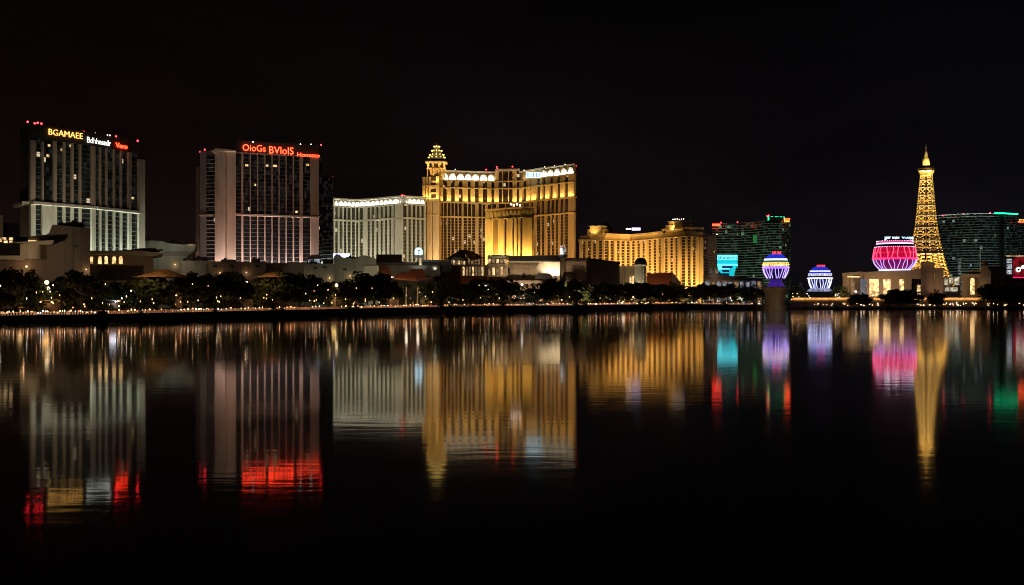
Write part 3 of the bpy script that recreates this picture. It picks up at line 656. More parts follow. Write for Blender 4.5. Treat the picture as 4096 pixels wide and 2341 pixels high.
for a, b_, y0, y1, yd, dx in ((2352, 2418, 907, 944, 891, 2425), (2668, 2736, 890, 924, 876, 2742)):
    A, B = f.pos(a), f.pos(b_); d0 = A[1]
    mb = MB(); mb.chord(A, B, ZT - 1.4, Z(y0 + 12, d0), -8, 1.4); A2, B2 = f.pos(a + 10), f.pos(b_ - 8); mb.chord(A2, B2, Z(y0 + 12, d0) + .003, Z(y0, d0), -8, .8)
    mb.build('roof_cap', M['gold'], t6)
    mb = MB(); A3, B3 = f.pos(a + 6), f.pos(b_ - 4); mb.chord(A3, B3, Z(y0, d0) + .003, Z(y0 - 2, d0), -8, 1.6); mb.build('cap_cornice', M['cream'], t6)
    cx, cy = P(dx, d0 + 18); mb = MB(); rr = 30 * (d0 + 18) / F; zb = ZT - 3; zt = Z(yd, d0 + 18)
    mb.lathe(cx, cy, [(rr * math.cos(k * .15) , zb + (zt - zb) * math.sin(k * .15) / math.sin(1.5)) for k in range(11)], 28); mb.build('dome_roof', M['roofdark'], t6, True)
    spot((A2[0], A2[1] - 8, ZT), ((A2[0] + B2[0]) / 2, A2[1], Z(y0, d0)), 5000, GOLD, 90, .4)
rect(t6, 'rooftop_sign_panel', 2527, 2562, 911, 922, 866, .6, M['neonwhite']); rect(t6, 'rooftop_sign_panel', 2504, 2524, 914, 918, 866, .6, M['whitelamp'])
mb = MB(); x_, y_, z_ = W(2687, 880, 826); 
for k in range(6): mb.ball((x_ + k * 1.6, y_ - 6, Z(879 - (k % 3), 822)), .35, 6, 4)
mb.build('roof_lamp_row', M['whitelamp'], t6)
f.uplight(2320, 2650, 5, 5, 22, 1250, (1, .62, .22)); f.uplight(2652, 2806, 5, 5, 22, 1500, (1, .62, .22))
for px in (2350, 2430, 2520, 2610, 2700, 2775): spot((P(px, 800)[0], 800, 27), (*P(px, 850), 42), 15000, (1, .58, .20), 100, 1.2)
g = Face(t6, [(2811, 832), (2833, 850)]); g.body(1.5, ZT - 1, 20, M['gold2'], 'side_wall', 0); g.bay(2814, 2831, 2, ZT - 3, M['g_gold'], M['gold2'], 2.3, 1.0, .3)
t7 = root_at('annex_block', 2848, 900, 'narrow dim brown block at the end of the long golden hotel', 'hotel annex')
f = Face(t7, [(2831, 905), (2868, 900)]); zt = Z(946, 902); f.body(1.5, zt, 20, M['brown'])
for k in range(4): f.pier(2832 + k * 9.2, 2836 + k * 9.2, 1.7, zt, M['tan'], .6)
for k in range(3): f.bay(2836.3 + k * 9.2, 2840.9 + k * 9.2, 1.7, zt - .5, M['g_gold'], M['tan'], 2.4, 1.1, .3)
f.band(2830, 2869, zt, zt + .8, M['tan'], .8); spot((P(2850, 860)[0], 860, 12), (*P(2850, 900), 35), 14000, (1, .75, .45), 70, 1); beacon(t7, 2868, 938, 900, M['whitelamp'], .4)

# ---- dark glass slabs far behind
t8 = root_at('glass_tower', 3000, 1050, 'broad dark glass tower with faint green floors, green lettering and red lamps along its top', 'glass tower')
f = Face(t8, [(2848, 1062), (2930, 1064), (3010, 1046), (3085, 1022), (3126, 1024), (3163, 1042)]); ZT = 80.8
f.body(1.5, ZT, 28, M['roofdark'])
for a, b_ in ((2848, 2900), (2900, 2952), (2952, 3004), (3004, 3056), (3056, 3085), (3085, 3126), (3126, 3163)):
    f.bay(a + .15, b_ - .15, 1.7, ZT - .1, M['g_slab'], M['cream'], 2.4, .5, .5, 'glazed_bay')
f.pier(3078, 3163, ZT, ZT + 3.6, M['parapet'], .4, 'sign_parapet'); f.band(2848, 3077, ZT, ZT + .7, M['greygreen'], .5)
sign_on(f, 3070, 3136, 'MUIIOI', ZT + .4, ZT + 4.4, M['green'], .8, .02); rect(t8, 'red_sign_panel', 3139, 3160, 873, 881, 1026, .8, M['red']); rect(t8, 'yellow_sign_panel', 3137, 3158, 882, 889, 1027, .8, M['yellow'])
rect(t8, 'red_sign_panel', 2849, 2881, 896, 903, 1058, .8, M['red'])
for px, py in ((2884, 891), (2950, 889), (3068, 864), (3075, 862)): beacon(t8, px, py, 1050, None, .6)
rect(t8, 'green_glow_window', 3012, 3030, 940, 972, 1040, .3, M['ngreen'])
for px in (2905, 2985, 3060): spot((P(px, 960)[0], 960, 8), (*P(px, 1050), 45), 26000, (.55, 1, .68), 85, 1.5)
t9 = root_at('glass_tower', 3920, 1140, 'dark curved glass tower behind the lattice tower, green light line on its roof', 'glass tower')
f = Face(t9, [(3752, 1158), (3840, 1140), (3930, 1132), (4010, 1134), (4073, 1146)]); ZT = 96.0
f.body(1.5, ZT, 28, M['roofdark'])
for a, b_ in ((3752, 3800), (3800, 3846), (3846, 3880), (3880, 3930), (3930, 3978), (3978, 4026), (4026, 4073)):
    f.bay(a + .15, b_ - .15, 1.7, ZT - .1, M['g_slab2'], M['cream'], 2.7, .5, .45, 'glazed_bay')
f.band(3752, 3975, ZT, ZT + .7, M['white'], .8); 
for A, B in f.runs(3976, 4070): strip(A, B, ZT + .1, 1.6, 1, 1, (0, 1, .5)); mb = MB(); mb.chord(A, B, ZT, ZT + 1.4, .4, .9); mb.build('green_light_line', M['green'], t9)
f.uplight(3755, 3975, ZT - 3, 3, 5, 12, (.9, 1, .9), width=.3)
for px in (3800, 3900, 4020): spot((P(px, 1050)[0], 1050, 8), (*P(px, 1140), 50), 24000, (.7, 1, .9), 85, 1.5)
for px, py in ((3774, 863), (3852, 856), (3960, 851), (3962, 854)): beacon(t9, px, py, 1140, None, .6)
mb = MB(); 
for k in range(24): mb.chord(f.pos(3832), f.pos(3846), 12 + k * 1.6, 12.9 + k * 1.6, .5, .6)
mb.build('lit_stair_window', interior('pale_stairwell', (.7, .9, .8), .28, .6, .1), t9)
mb = MB(); 
for k in range(26): mb.chord(f.pos(3919), f.pos(3923), 18 + k * 1.7, 18.8 + k * 1.7, .5, .6)
mb.build('lit_stair_window', interior('warm_stairwell', (.9, .9, .6), .35, .6, .1), t9)
t10 = root_at('glass_tower', 4110, 1150, 'dark tower cut by the picture edge with yellow rooftop letters', 'glass tower')
f = Face(t10, [(4075, 1140), (4160, 1150)]); zt = Z(886, 1140); f.body(1.5, zt, 25, M['roofdark']); f.bay(4075, 4160, 1.7, zt, M['g_slab2'], M['cream'], 2.7, .5, .45, 'glazed_bay')
f.pier(4073, 4160, zt, Z(875, 1140), M['parapet'], .3, 'sign_parapet'); sign_on(f, 4075, 4108, 'PSI', zt + .5, Z(877, 1140), M['yellow'], .6, .03)
f.band(4073, 4160, zt - .9, zt - .1, M['orange'], .7, 'orange_light_line')

# ================================================================== LOW BUILDINGS, west to east
b1 = root_at('entrance_building', 230, 400, 'dark brown blocky entrance building with a swooping parapet and pale curved balcony', 'building')
slab(b1, 'front_wall', [(360, 914), (226, 900), (208, 899), (203, 916), (198, 928), (187, 938), (164, 941), (111, 948), (111, 1125), (360, 1125)], 400, 22, M['brown'])
slab(b1, 'canopy', [(52, 969), (216, 961), (213, 972), (207, 978), (165, 979), (100, 976), (85, 973)], 392, 7.98, M['tan'])
mb = MB(); cx, cy = P(134, 396); q = 396 / F
mb.prism([(cx - 34 * q, cy + 3.9)] + [(cx - 34 * q + 0, cy - 4)] + [(cx + 34 * q - 3 + 3 * math.cos(t), cy - 1 + 3 * math.sin(t)) for t in [-math.pi / 2 + math.pi / 2 * k / 6 for k in range(7)]] + [(cx + 34 * q, cy + 3.9)], Z(1037, 396), Z(979.5, 396)); mb.build('balcony_turret', M['sand'], b1)
rect(b1, 'balcony_fascia', -40, 99, 1023, 1038, 392.2, 7.7, M['sand'])
rect(b1, 'recess_wall', -40, 110.7, 949, 1022, 405, 8, M['roofdark']); rect(b1, 'ground_floor_wall', -40, 110.5, 1038.5, 1125, 401, 12, M['brown'])
rect(b1, 'lit_canopy_edge', 112, 146, 962, 965, 399.2, .7, M['warmroom'])  # canopy edge glows by its material, light on it is put into the colour
for x0, x1, y0, y1 in ((-6, 8, 951, 960), (10, 25, 950, 960), (36, 51, 950, 960), (-4, 7, 962, 968), (15, 30, 963, 972), (38, 51, 963, 972)): rect(b1, 'lit_window', x0, x1, y0, y1, 404.6, .35, M['warmroom'])
mb = MB(); xx = W(109, 1067, 400); mb.ball((xx[0], xx[1] - .6, xx[2]), .35); mb.build('wall_lamp', M['lampwarm'], b1); bulb_light((xx[0] - 1, xx[1] - 2.2, xx[2]), 220, (1, .55, .25), .8)
spot((P(60, 372)[0], 372, 21), (*P(130, 396), 21), 5200, (1, .78, .5), 120, 1)
b1b = root_at('parapet_tower', 2, 470, 'sliver of a pale tower at the picture edge behind the curved balcony', 'tower')
rect(b1b, 'wall', -30, 13, 862, 1100, 470, 12, M['tan']); rect(b1b, 'flat_roof', -30, 82, 893, 1000, 484, 10, M['parapet']); spot((P(-30, 430)[0], 430, 18), (*P(0, 470), 35), 5000, (1, .7, .45), 140, 1, 1)
b2 = root_at('arcade_hall', 490, 430, 'low hall with five small lit arched windows under a flat overhanging roof', 'hall')
rect(b2, 'wall', 360.5, 614, 1014, 1125, 430, 20, M['tan'])
slab(b2, 'roof', [(360.5, 1003), (560, 1003), (656, 1014), (648, 1020), (614, 1025), (360.5, 1016)], 424, 25.5, M['sand'])
slab(b2, 'upper_roof', [(455, 1003), (520, 999), (560, 993), (620, 993), (640, 1003), (600, 1003)], 436, 14, M['roofdark'])
for x0, x1 in ((361, 374), (393, 408), (418, 433), (449, 466), (476, 492)): archwin(b2, x0, x1, 1025, 1055, 430, M['goldroom'], M['tan'])
rect(b2, 'string_course', 360.7, 500, 1058, 1062, 429.4, .6, M['tan'])
rect(b2, 'dark_shop_canopy', 398, 560, 1083, 1121, 423, 6.5, M['roofdark'])
spot((P(520, 405)[0], 405, 12), (*P(560, 430), 19), 1500, (1, .72, .42), 140, 1, 1)
b3 = root_at('curved_roof_hall', 650, 525, 'pale low hall with a gently humped roof between the two big hotel towers', 'hall')
slab(b3, 'wall', [(522, 966), (570, 964), (618, 962), (650, 966), (680, 975), (720, 978), (783, 978), (783, 1120), (522, 1120)], 520, 30, M['greygreen'])
rect(b3, 'recess_wall', 660, 755, 1006, 1024, 519.8, .2, M['beige_dark']); rect(b3, 'lit_parapet_edge', 752, 782, 976, 983, 519, .98, M['dimroom'])  # flat dark panel paints the recess shade; parapet edge glows by its material
spot((P(640, 480)[0], 480, 16), (*P(640, 520), 30), 7000, (1, .80, .55), 140, 1, 1)

b4 = root_at('podium_building', 950, 500, 'long plain grey brown podium wall below the rose tower with a sloped notch', 'building')
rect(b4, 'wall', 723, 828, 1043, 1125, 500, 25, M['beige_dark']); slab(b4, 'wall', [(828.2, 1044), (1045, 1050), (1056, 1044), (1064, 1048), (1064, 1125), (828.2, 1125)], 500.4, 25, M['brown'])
rect(b4, 'wall', 1064.2, 1152, 1053, 1125, 506, 18, M['tan'])
slab(b4, 'sloped_wall', [(1108, 1087), (1125, 1078), (1153, 1051), (1160, 1047), (1218, 1050), (1218, 1125), (1108, 1125)], 500.2, 24, M['brown'])
b5 = root_at('podium_building', 1370, 520, 'grey green windowless podium with a humped roofline below the white concave hotel', 'building')
rect(b5, 'wall', 1219, 1336, 1055, 1130, 520, 25, M['greygreen'])
slab(b5, 'wall', [(1336.2, 1026), (1345, 1017), (1358, 1019), (1370, 1030), (1420, 1036), (1440, 1024), (1462, 1021), (1490, 1030), (1505, 1036), (1505, 1063), (1455, 1063), (1455, 1130), (1336.2, 1130)], 521, 26, M['greygreen'])
rect(b5, 'pale_end_wall', 1455.2, 1515, 1063, 1130, 520, 20, M['cream']); rect(b5, 'dark_plant_room', 1505, 1608, 1018, 1050, 545, 10, M['roofdark'])
slab(b5, 'lit_shopfront', [(1228, 1030), (1245, 1020), (1280, 1018), (1280, 1054), (1228, 1054)], 545, 5, M['parapet'])
for x0, x1, y0, y1 in ((1232, 1250, 1038, 1052), (1256, 1279, 1036, 1053)): rect(b5, 'lit_window', x0, x1, y0, y1, 544.6, .35, M['coolroom'])
mb = MB()
for x0, x1, y0, y1, d in ((1505, 1665, 1047, 1062, 548), (1505, 1760, 1062, 1072, 545), (1690, 1800, 1040, 1058, 560)): mb.box(P(x0, d)[0], P(x1, d)[0], d, d + 12, Z(y1, d) - 4, Z(y0, d))
mb.build('terrace_roof', M['greygreen'], b5); rect(b5, 'lit_eave', 1690, 1798, 1043, 1047, 559, .9, M['white'])
spot((P(1330, 480)[0], 480, 6), (*P(1350, 520), 22), 5200, (.95, .95, .68), 140, 1, 1); spot((P(1490, 495)[0], 495, 10), (*P(1500, 520), 22), 3200, (.95, 1, .7), 140, 1, 1)
spot((P(1740, 545)[0], 545, 22), (*P(1745, 560), 26), 900, (.95, 1, .85), 140, 1, 1)

st = root_at('lit_monument', 1674, 552, 'white glowing round-headed monument standing on two legs before the concave hotel', 'monument')
def rnd(x0, x1, y0, y1):
    c = (x0 + x1) / 2; r = (x1 - x0) / 2; return [(x0, y1), (x1, y1)] + [(c + r * math.cos(math.pi * i / 10), y0 + r * .8 - r * .8 * math.sin(math.pi * i / 10)) for i in range(11)]
slab(st, 'head', rnd(1659, 1690, 991, 1019), 552, 2.5, M['bluewhite']); slab(st, 'shoulder', [(1656, 1030), (1662, 1018), (1674, 1025), (1687, 1018), (1693, 1030), (1688, 1033), (1674, 1027), (1661, 1033)], 551.6, 3, M['white'])
slab(st, 'emblem', [(1672, 1000), (1677, 998), (1680, 1002), (1677, 1008), (1677, 1018), (1673, 1018), (1674, 1008)], 551.7, .28, M['navy'])
for x in (1670, 1686.5): slab(st, 'leg', [(x, 1027), (x + 4, 1034), (x + 5, 1060), (x, 1060)], 552.3, 1.6, M['white'])
spot((P(1674, 535)[0], 535, 20), (*P(1674, 552), 29), 1400, (.9, .95, 1), 60, .4)

# orange and red roofs
for i, (nm, poly, d, mt, lab) in enumerate((
    ('tent_roof', [(556, 1108), (575, 1098), (610, 1084), (640, 1078), (662, 1077), (690, 1084), (725, 1098), (752, 1108)], 350, 'canvas', 'broad orange lit tent roof showing over the trees by the arcade hall'),
    ('tent_roof', [(1036, 1112), (1050, 1100), (1075, 1091), (1110, 1089), (1140, 1096), (1160, 1112)], 400, 'canvas', 'smaller orange red tent roof over the trees in front of the rose tower'))):
    o = root_at(nm, sum(p[0] for p in poly) / len(poly), d, lab, 'tent', group='orange tent roofs'); x0, x1 = poly[0][0], poly[-1][0]
    top = [W(px, py, d + 4) for px, py in poly]; fr = [(p[0], d - 4, Z(1110, d) ) for p in top]; bk = [(p[0], d + 12, Z(1110, d)) for p in top]
    mb = MB()
    for k in range(len(poly) - 1): mb.face([fr[k], fr[k + 1], top[k + 1], top[k]]); mb.face([top[k], top[k + 1], bk[k + 1], bk[k]])
    mb.build('canopy', M[mt], o)
    mb = MB()
    for k in (1, len(poly) // 2, len(poly) - 2): mb.tube((fr[k][0], d - 3.5, 2), (fr[k][0], d - 3.5, fr[k][2] + .2), .15)
    mb.build('tent_post', M['steel'], o)
    spot(((fr[0][0] + fr[-1][0]) / 2 - 3, d - 13, Z(1070, d)), ((fr[0][0] + fr[-1][0]) / 2, d, Z(1097, d)), 3000, (1, .62, .28), 100, 1)  # added outside flood, stands in for the glow from within the tent

b6 = root_at('tiled_pavilion', 1640, 530, 'red tiled low pavilion of several slanting roofs beside the two palms', 'pavilion')
def roof(root, name, ridge, eave, d0, d1, mt, thick=.5):
    """sloping roof: ridge polyline at distance d1, eave polyline at distance d0"""
    a = [W(px, py, d1) for px, py in ridge]; c = [W(px, py, d0) for px, py in eave]; mb = MB()
    for k in range(len(a) - 1):
        mb.face([c[k], c[k + 1], a[k + 1], a[k]]); lo = lambda p: (p[0], p[1], p[2] - thick)
        mb.face([lo(c[k]), lo(a[k]), lo(a[k + 1]), lo(c[k + 1])]); mb.face([lo(c[k]), lo(c[k + 1]), c[k + 1], c[k]]); mb.face([a[k], a[k + 1], lo(a[k + 1]), lo(a[k])])
    for p, q_ in ((a[0], c[0]), (c[-1], a[-1])): mb.face([p, q_, lo(q_), lo(p)])
    return mb.build(name, mt, root)
roof(b6, 'roof', [(1526, 1070), (1555, 1068)], [(1512, 1098), (1566, 1100)], 520, 526, M['tile'])
roof(b6, 'roof', [(1612, 1088), (1646, 1086)], [(1570, 1112), (1672, 1122)], 514, 522, M['tile']); roof(b6, 'roof', [(1640, 1077), (1690, 1076)], [(1652, 1114), (1706, 1114)], 524, 531, M['tile'])
roof(b6, 'roof', [(1735, 1092), (1750, 1091)], [(1700, 1112), (1752, 1100)], 545, 552, M['canvas'])
roof(b6, 'roof', [(1790, 1101), (1900, 1103), (2014, 1112)], [(1815, 1137), (1900, 1134), (2016, 1121)], 598, 608, M['tile'])
rect(b6, 'wall', 1520, 1735, 1112, 1165, 548, 8, M['brown']); rect(b6, 'wall', 1800.5, 2012, 1122, 1165, 609, 4, M['brown']); rect(b6, 'red_wall', 1766, 1842, 1064, 1140, 585, 10, M['tile'])
for px, pw in ((1560, 900), (1640, 1100), (1730, 700)): spot((P(px, 500)[0], 500, 21), (*P(px + 10, 525), Z(1105, 525)), pw * 1.6, (1, .60, .34), 120, 1)
spot((P(1900, 585)[0], 583, 22), (*P(1905, 603), Z(1115, 603)), 1500, (1, .60, .34), 130, 1)
b6d = root_at('dome_canopy', 1757, 556, 'dark round domed canopy in front of the long red tiled roof', 'canopy')
slab(b6d, 'canopy', [(1698, 1140)] + [(1757 - 58 * math.cos(math.pi * k / 12), 1140 - 42 * math.sin(math.pi * k / 12)) for k in range(1, 12)] + [(1820, 1140)], 552, 12, M['roofdark'])
for px in (1704, 1757, 1812): rect(b6d, 'post', px, px + 3, 1140, 1226, 553, .4, M['steel'])

b7 = root_at('arcaded_palace', 1905, 632.5, 'pale palace with lit arcades, red hipped roof and loggia below the golden hotel', 'palace')
rect(b7, 'wall', 1842, 1948, 1060, 1125, 632.5, 12, M['sand']); rect(b7, 'wall', 1948.2, 2031, 1058, 1125, 629.2, 15, M['sand'])
rect(b7, 'arcade_wall', 1796, 1926, 1030, 1062, 631.4, 12, M['greygreen']); rect(b7, 'loggia_wall', 1949, 2031, 1027, 1057.8, 629.64, 13, M['sand'])
for k in range(6): archwin(b7, 1803 + k * 10.2, 1810 + k * 10.2, 1036, 1058, 631.4, M['warmroom'] if k % 2 else M['dimroom'], M['white'])
for k in range(4): archwin(b7, 1872 + k * 13, 1881 + k * 13, 1034, 1058, 631.4, M['dimroom'], M['sand'])
roof(b7, 'hipped_roof', [(1840, 1000), (1862, 999)], [(1786, 1034), (1862, 1042)], 622.6, 640.2, M['roofdark']); roof(b7, 'hipped_roof', [(1848, 999), (1862, 999), (1892, 1006)], [(1884, 1040), (1905, 1036), (1931, 1030)], 622.6, 640.2, M['tile'])
slab(b7, 'arched_gable', [(1800, 1042)] + [(1830 - 28 * math.cos(math.pi * k / 8), 1042 - 14 * math.sin(math.pi * k / 8)) for k in range(1, 8)] + [(1862, 1042)], 622.05, .5, M['white'])
rect(b7, 'cornice', 1796, 1950, 1060, 1064, 628.98, 3, M['cream']); rect(b7, 'cornice', 1946, 2034, 1056, 1060, 627.66, 2, M['cream']); rect(b7, 'flat_roof', 1950, 2040, 1021, 1024.5, 627, 16, M['roofdark']); rect(b7, 'parapet', 1950, 2038, 1025, 1033, 628.54, 1, M['white'])
for k in range(5): archwin(b7, 1953 + k * 16, 1964 + k * 16, 1036, 1053, 629.64, M['warmroom'] if k % 2 == 0 else M['dimroom'], M['sand'])
for k in range(5): archwin(b7, 1954 + k * 16, 1963 + k * 16, 1068, 1100, 629.2, M['goldroom'] if k in (1, 3) else M['dimroom'], M['sand'])
for k in range(8): rect(b7, 'column', 1846 + k * 12.6, 1850.5 + k * 12.6, 1065, 1104, 630.96, 1, M['cream'])
for k in range(7): rect(b7, 'arcade_bay', 1850.7 + k * 12.6, 1858.4 + k * 12.6, 1068, 1103, 632.06, .38, M['dimroom'] if k % 3 else M['warmroom'])
for px, pw, c in ((1830, 5500, (1, .82, .60)), (1885, 8000, (1, .78, .52)), (1940, 12000, (1, .78, .48)), (2000, 12000, (1, .74, .45))): spot((P(px, 611.6)[0], 609.4, 10), (*P(px, 630.3), 24), pw, c, 110, .5)

b8 = root_at('gallery_building', 2135, 632.5, 'cream gallery wall under a flat dark roof, glaring floodlights washing its face', 'building')
rect(b8, 'wall', 2032, 2242, 1046, 1130, 632.5, 10, M['sand']); slab(b8, 'flat_roof', [(2036, 1024), (2242, 1021), (2242, 1042.5), (2032, 1044)], 625.9, 17, M['roofdark']); rect(b8, 'cornice', 2032, 2241, 1043.8, 1049, 628.1, 3.9, M['cream'])
for k in range(5): rect(b8, 'string_course', 2033, 2160 - k * 4, 1055 + k * 4.6, 1056.4 + k * 4.6, 632.06, .38, M['tan'])
rect(b8, 'panel_frame', 2042, 2122, 1075, 1122, 632.23, .23, M['tan']); rect(b8, 'dark_doorway', 2028.5, 2041, 1074, 1096, 631.73, .6, M['roofdark'])
slab(b8, 'dark_plaque', [(2090, 1094), (2098, 1095), (2102, 1103), (2100, 1112), (2092, 1113), (2089, 1104)], 631.73, .4, M['roofdark'])
slab(b8, 'arched_awning', [(2140, 1122)] + [(2175 - 35 * math.cos(math.pi * k / 12), 1118 - 25 * math.sin(math.pi * k / 12) ** .6) for k in range(1, 12)] + [(2210, 1122)], 624.8, 6.9, M['parapet'])
rect(b8, 'terrace_wall', 2000, 2166, 1122.5, 1160, 622.6, 8, M['brown'])
for px, py, pw in ((2184, 1082, 4000), (2222, 1090, 7000)):
    x, y, z = W(px, py, 628.65); mb = MB(); mb.box(x - .9, x + .9, y - .25, y + .25, z - 2.6, z - 2.1); mb.tube((x, y, z - 2.4), (x, y + 3.4, z - 2.4), .1); mb.build('wall_floodlight', M['steel'], b8); spot((x, y, z - 1.6), (x, y + 3.2, z + 1.2), pw, (1, .9, .68), 120, .3)
spot((P(2090, 607.2)[0], 607.2, 12), (*P(2100, 632.5), 21), 19000, (1, .74, .46), 110, .5); spot((P(2200, 610.5)[0], 610.5, 12), (*P(2195, 632.5), 21), 9000, (1, .84, .58), 100, .5)
b9 = root_at('statue_column', 2251, 618.2, 'tall stone column topped with a white lit winged statue', 'monument')
mb = MB(); cx, cy = P(2251, 618.2); q = 618.2 / F
mb.lathe(cx, cy, [(14 * q, 2.5), (14 * q, Z(1126, 618.2)), (12 * q, Z(1124, 618.2)), (10.5 * q, Z(1036, 618.2)), (12 * q, Z(1034, 618.2))], 20); mb.build('shaft', M['tan'], b9, True)
mb = MB(); mb.lathe(cx, cy, [(12 * q, Z(1034, 618.2)), (17 * q, Z(1026, 618.2)), (18 * q, Z(1022, 618.2)), (18 * q, Z(1019, 618.2))], 12); mb.build('capital', M['parapet'], b9)
mb = MB(); z0 = Z(1019, 618.2)
mb.ball((cx - .4, cy, z0 + 2.6), 1.35, 12, 8, sz=1.35); mb.ball((cx - .9, cy - .5, z0 + 4.6), .5, 8, 6)
for k, (dx, dz, r0) in enumerate(((1.7, 4.6, .42), (1.0, 5.3, .38), (2.1, 3.2, .42), (-.2, 5.6, .3), (2.2, 2.1, .4), (-1.7, 3.6, .3))): mb.tube((cx, cy, z0 + 1.6), (cx + dx, cy - .3, z0 + dz), r0, .08, 7)
mb.lathe(cx, cy, [(1.9, z0), (1.5, z0 + .9), (.9, z0 + 1.6)], 12); mb.build('winged_statue', M['white'], b9)
spot((cx - 6, cy - 9, z0 - 1), (cx, cy, z0 + 3), 9000, (.95, .97, 1), 50, .3); spot((cx + 1, cy - 9, 14), (cx, cy, 22), 2600, (1, .75, .42), 90, .4)
b10 = root_at('show_building', 2370, 680, 'big brown windowless block with a darker side wall east of the statue column', 'building')
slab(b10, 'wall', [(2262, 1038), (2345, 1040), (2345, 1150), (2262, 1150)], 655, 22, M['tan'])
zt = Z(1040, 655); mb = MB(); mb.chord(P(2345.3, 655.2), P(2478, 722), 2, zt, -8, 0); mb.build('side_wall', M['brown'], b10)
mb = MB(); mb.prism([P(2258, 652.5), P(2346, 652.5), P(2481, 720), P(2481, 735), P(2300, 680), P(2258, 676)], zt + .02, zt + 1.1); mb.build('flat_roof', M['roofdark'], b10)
rect(b10, 'fascia', 2262, 2345, 1046, 1060, 654, .98, M['tan']); rect(b10, 'poster_panel', 2266, 2293, 1062, 1098, 654.6, .38, M['sand']); rect(b10, 'door_canopy', 2266, 2298, 1098.5, 1110, 651, 3.9, M['parapet'])
mb = MB()
for k in range(9): mb.chord(P(2347, 656.1), P(2477, 721.5), zt - 2.2 - k * 1.35, zt - 2.05 - k * 1.35, -.05, .12)
mb.build('siding_seam', M['beige_dark'], b10)
for k in range(9): rect(b10, 'siding_seam', 2298, 2340, 1068 + k * 7, 1068.8 + k * 7, 654.8, .18, M['sand'])
spot((P(2300, 625)[0], 622, 8), (*P(2300, 655), 20), 20000, (1, .70, .45), 120, 1); spot((P(2420, 660)[0], 655, 8), (*P(2410, 690), 14), 5000, (1, .7, .5), 130, 1)

b11 = root_at('domed_pavilion', 2563, 771.75, 'cream lit round pavilion with a small dark dome before the long golden hotel', 'pavilion')
cx, cy = P(2563, 771.75); q = 771.75 / F; zz = lambda py: Z(py, 771.75)
mb = MB(); mb.lathe(cx, cy, [(25 * q, zz(1056)), (24 * q, zz(1048)), (20 * q, zz(1039)), (12 * q, zz(1033)), (3 * q, zz(1031))], 24); mb.build('dome', M['roofdark'], b11, True)
mb = MB(); mb.lathe(cx, cy, [(23 * q, zz(1064)), (27 * q, zz(1062)), (27 * q, zz(1059)), (24 * q, zz(1056.2))], 24); mb.build('cornice', M['white'], b11)
mb = MB(); mb.lathe(cx, cy, [(27 * q, 1.5), (21 * q, zz(1100)), (18 * q, zz(1064.2))], 24)
for k in range(12): a_ = k * math.pi / 6; mb.tube((cx + 25 * q * math.cos(a_), cy + 25 * q * math.sin(a_), 1.5), (cx + 20 * q * math.cos(a_), cy + 20 * q * math.sin(a_), zz(1065)), .55, .45, 6)
mb.build('drum', M['cream'], b11); rect(b11, 'colonnade_roof', 2478, 2545, 1063, 1070, 779.1, 10, M['sand'])
for k in range(6): rect(b11, 'column', 2481 + k * 11, 2486 + k * 11, 1070.3, 1175, 781.2, 1.2, M['sand'])
rect(b11, 'back_wall', 2478, 2546, 1070.5, 1175, 788.55, 1, M['tan']); rect(b11, 'lit_doorway', 2518, 2538, 1105, 1140, 788.02, .48, M['goldroom'])
spot((cx - 8, cy - 16, 6), (cx, cy, 24), 11000, (1, .84, .52), 80, .4); spot((cx + 8, cy - 16, 6), (cx, cy, 20), 8000, (1, .82, .5), 80, .4); spot((P(2500, 756)[0], 756, 6), (*P(2505, 785.4), 20), 6000, (1, .75, .42), 100, .4)
b12 = root_at('red_roof_house', 2650, 797.12, 'house with a steep plain red roof and dark gable in front of the golden hotel', 'house')
roof(b12, 'roof', [(2588, 1091), (2693, 1091)], [(2588, 1135), (2676, 1136)], 788.64, 801.36, M['tile']); slab(b12, 'gable', [(2693, 1093), (2722, 1128), (2722, 1180), (2677, 1180), (2677, 1137)], 795, 12, M['beige_dark']); rect(b12, 'wall', 2590, 2676, 1136.5, 1180, 792.88, 8, M['tan'])
spot((P(2630, 768)[0], 768, 26), (*P(2640, 795), 22), 7000, (1, .55, .3), 80, .5)
b13 = root_at('shopping_arcade', 2880, 835, 'long low shopping arcade with cool lit shopfronts under a dark roof', 'shopping arcade')
rect(b13, 'wall', 2722, 3052, 1112, 1185, 835, 18, M['beige_dark']); slab(b13, 'roof', [(2722, 1098), (2830, 1097), (2920, 1104), (3052, 1117), (3052, 1122), (2722, 1113)], 831, 24, M['parapet'])
for k in range(14):
    x = 2730 + k * 23; rect(b13, 'shopfront', x, x + 17, 1124 + (k % 3) * 2, 1150, 834.5, .45, M['coolroom'] if k % 4 != 1 else M['dimroom'])
rect(b13, 'lit_sign_panel', 2724, 2756, 1124, 1129, 829, .8, M['warmroom']); slab(b13, 'white_roof_sign', [(2838, 1080), (2848, 1078), (2854, 1084), (2854, 1097), (2836, 1097)], 838, 2, M['white']); slab(b13, 'white_roof_sign', [(2858, 1079), (2872, 1078), (2876, 1096), (2860, 1098)], 838, 2, M['white'])
spot((P(2855, 826)[0], 822, 24), (*P(2857, 838), 28), 1500, (1, 1, 1), 70, .4); spot((P(2960, 800)[0], 800, 8), (*P(2960, 835), 18), 2600, (.8, .85, 1), 120, .6)
b14 = root_at('teal_sign_building', 2908, 930, 'glowing teal sign building with a pale lettered panel, set on flared legs', 'illuminated sign')
rect(b14, 'sign_panel', 2867, 2950, 1020, 1040, 930, 6, M['teallite']); letters(b14, 'SLvmoarn', P(2871, 930), P(2946, 930), Z(1038, 930), Z(1023, 930), M['navy'], .25)
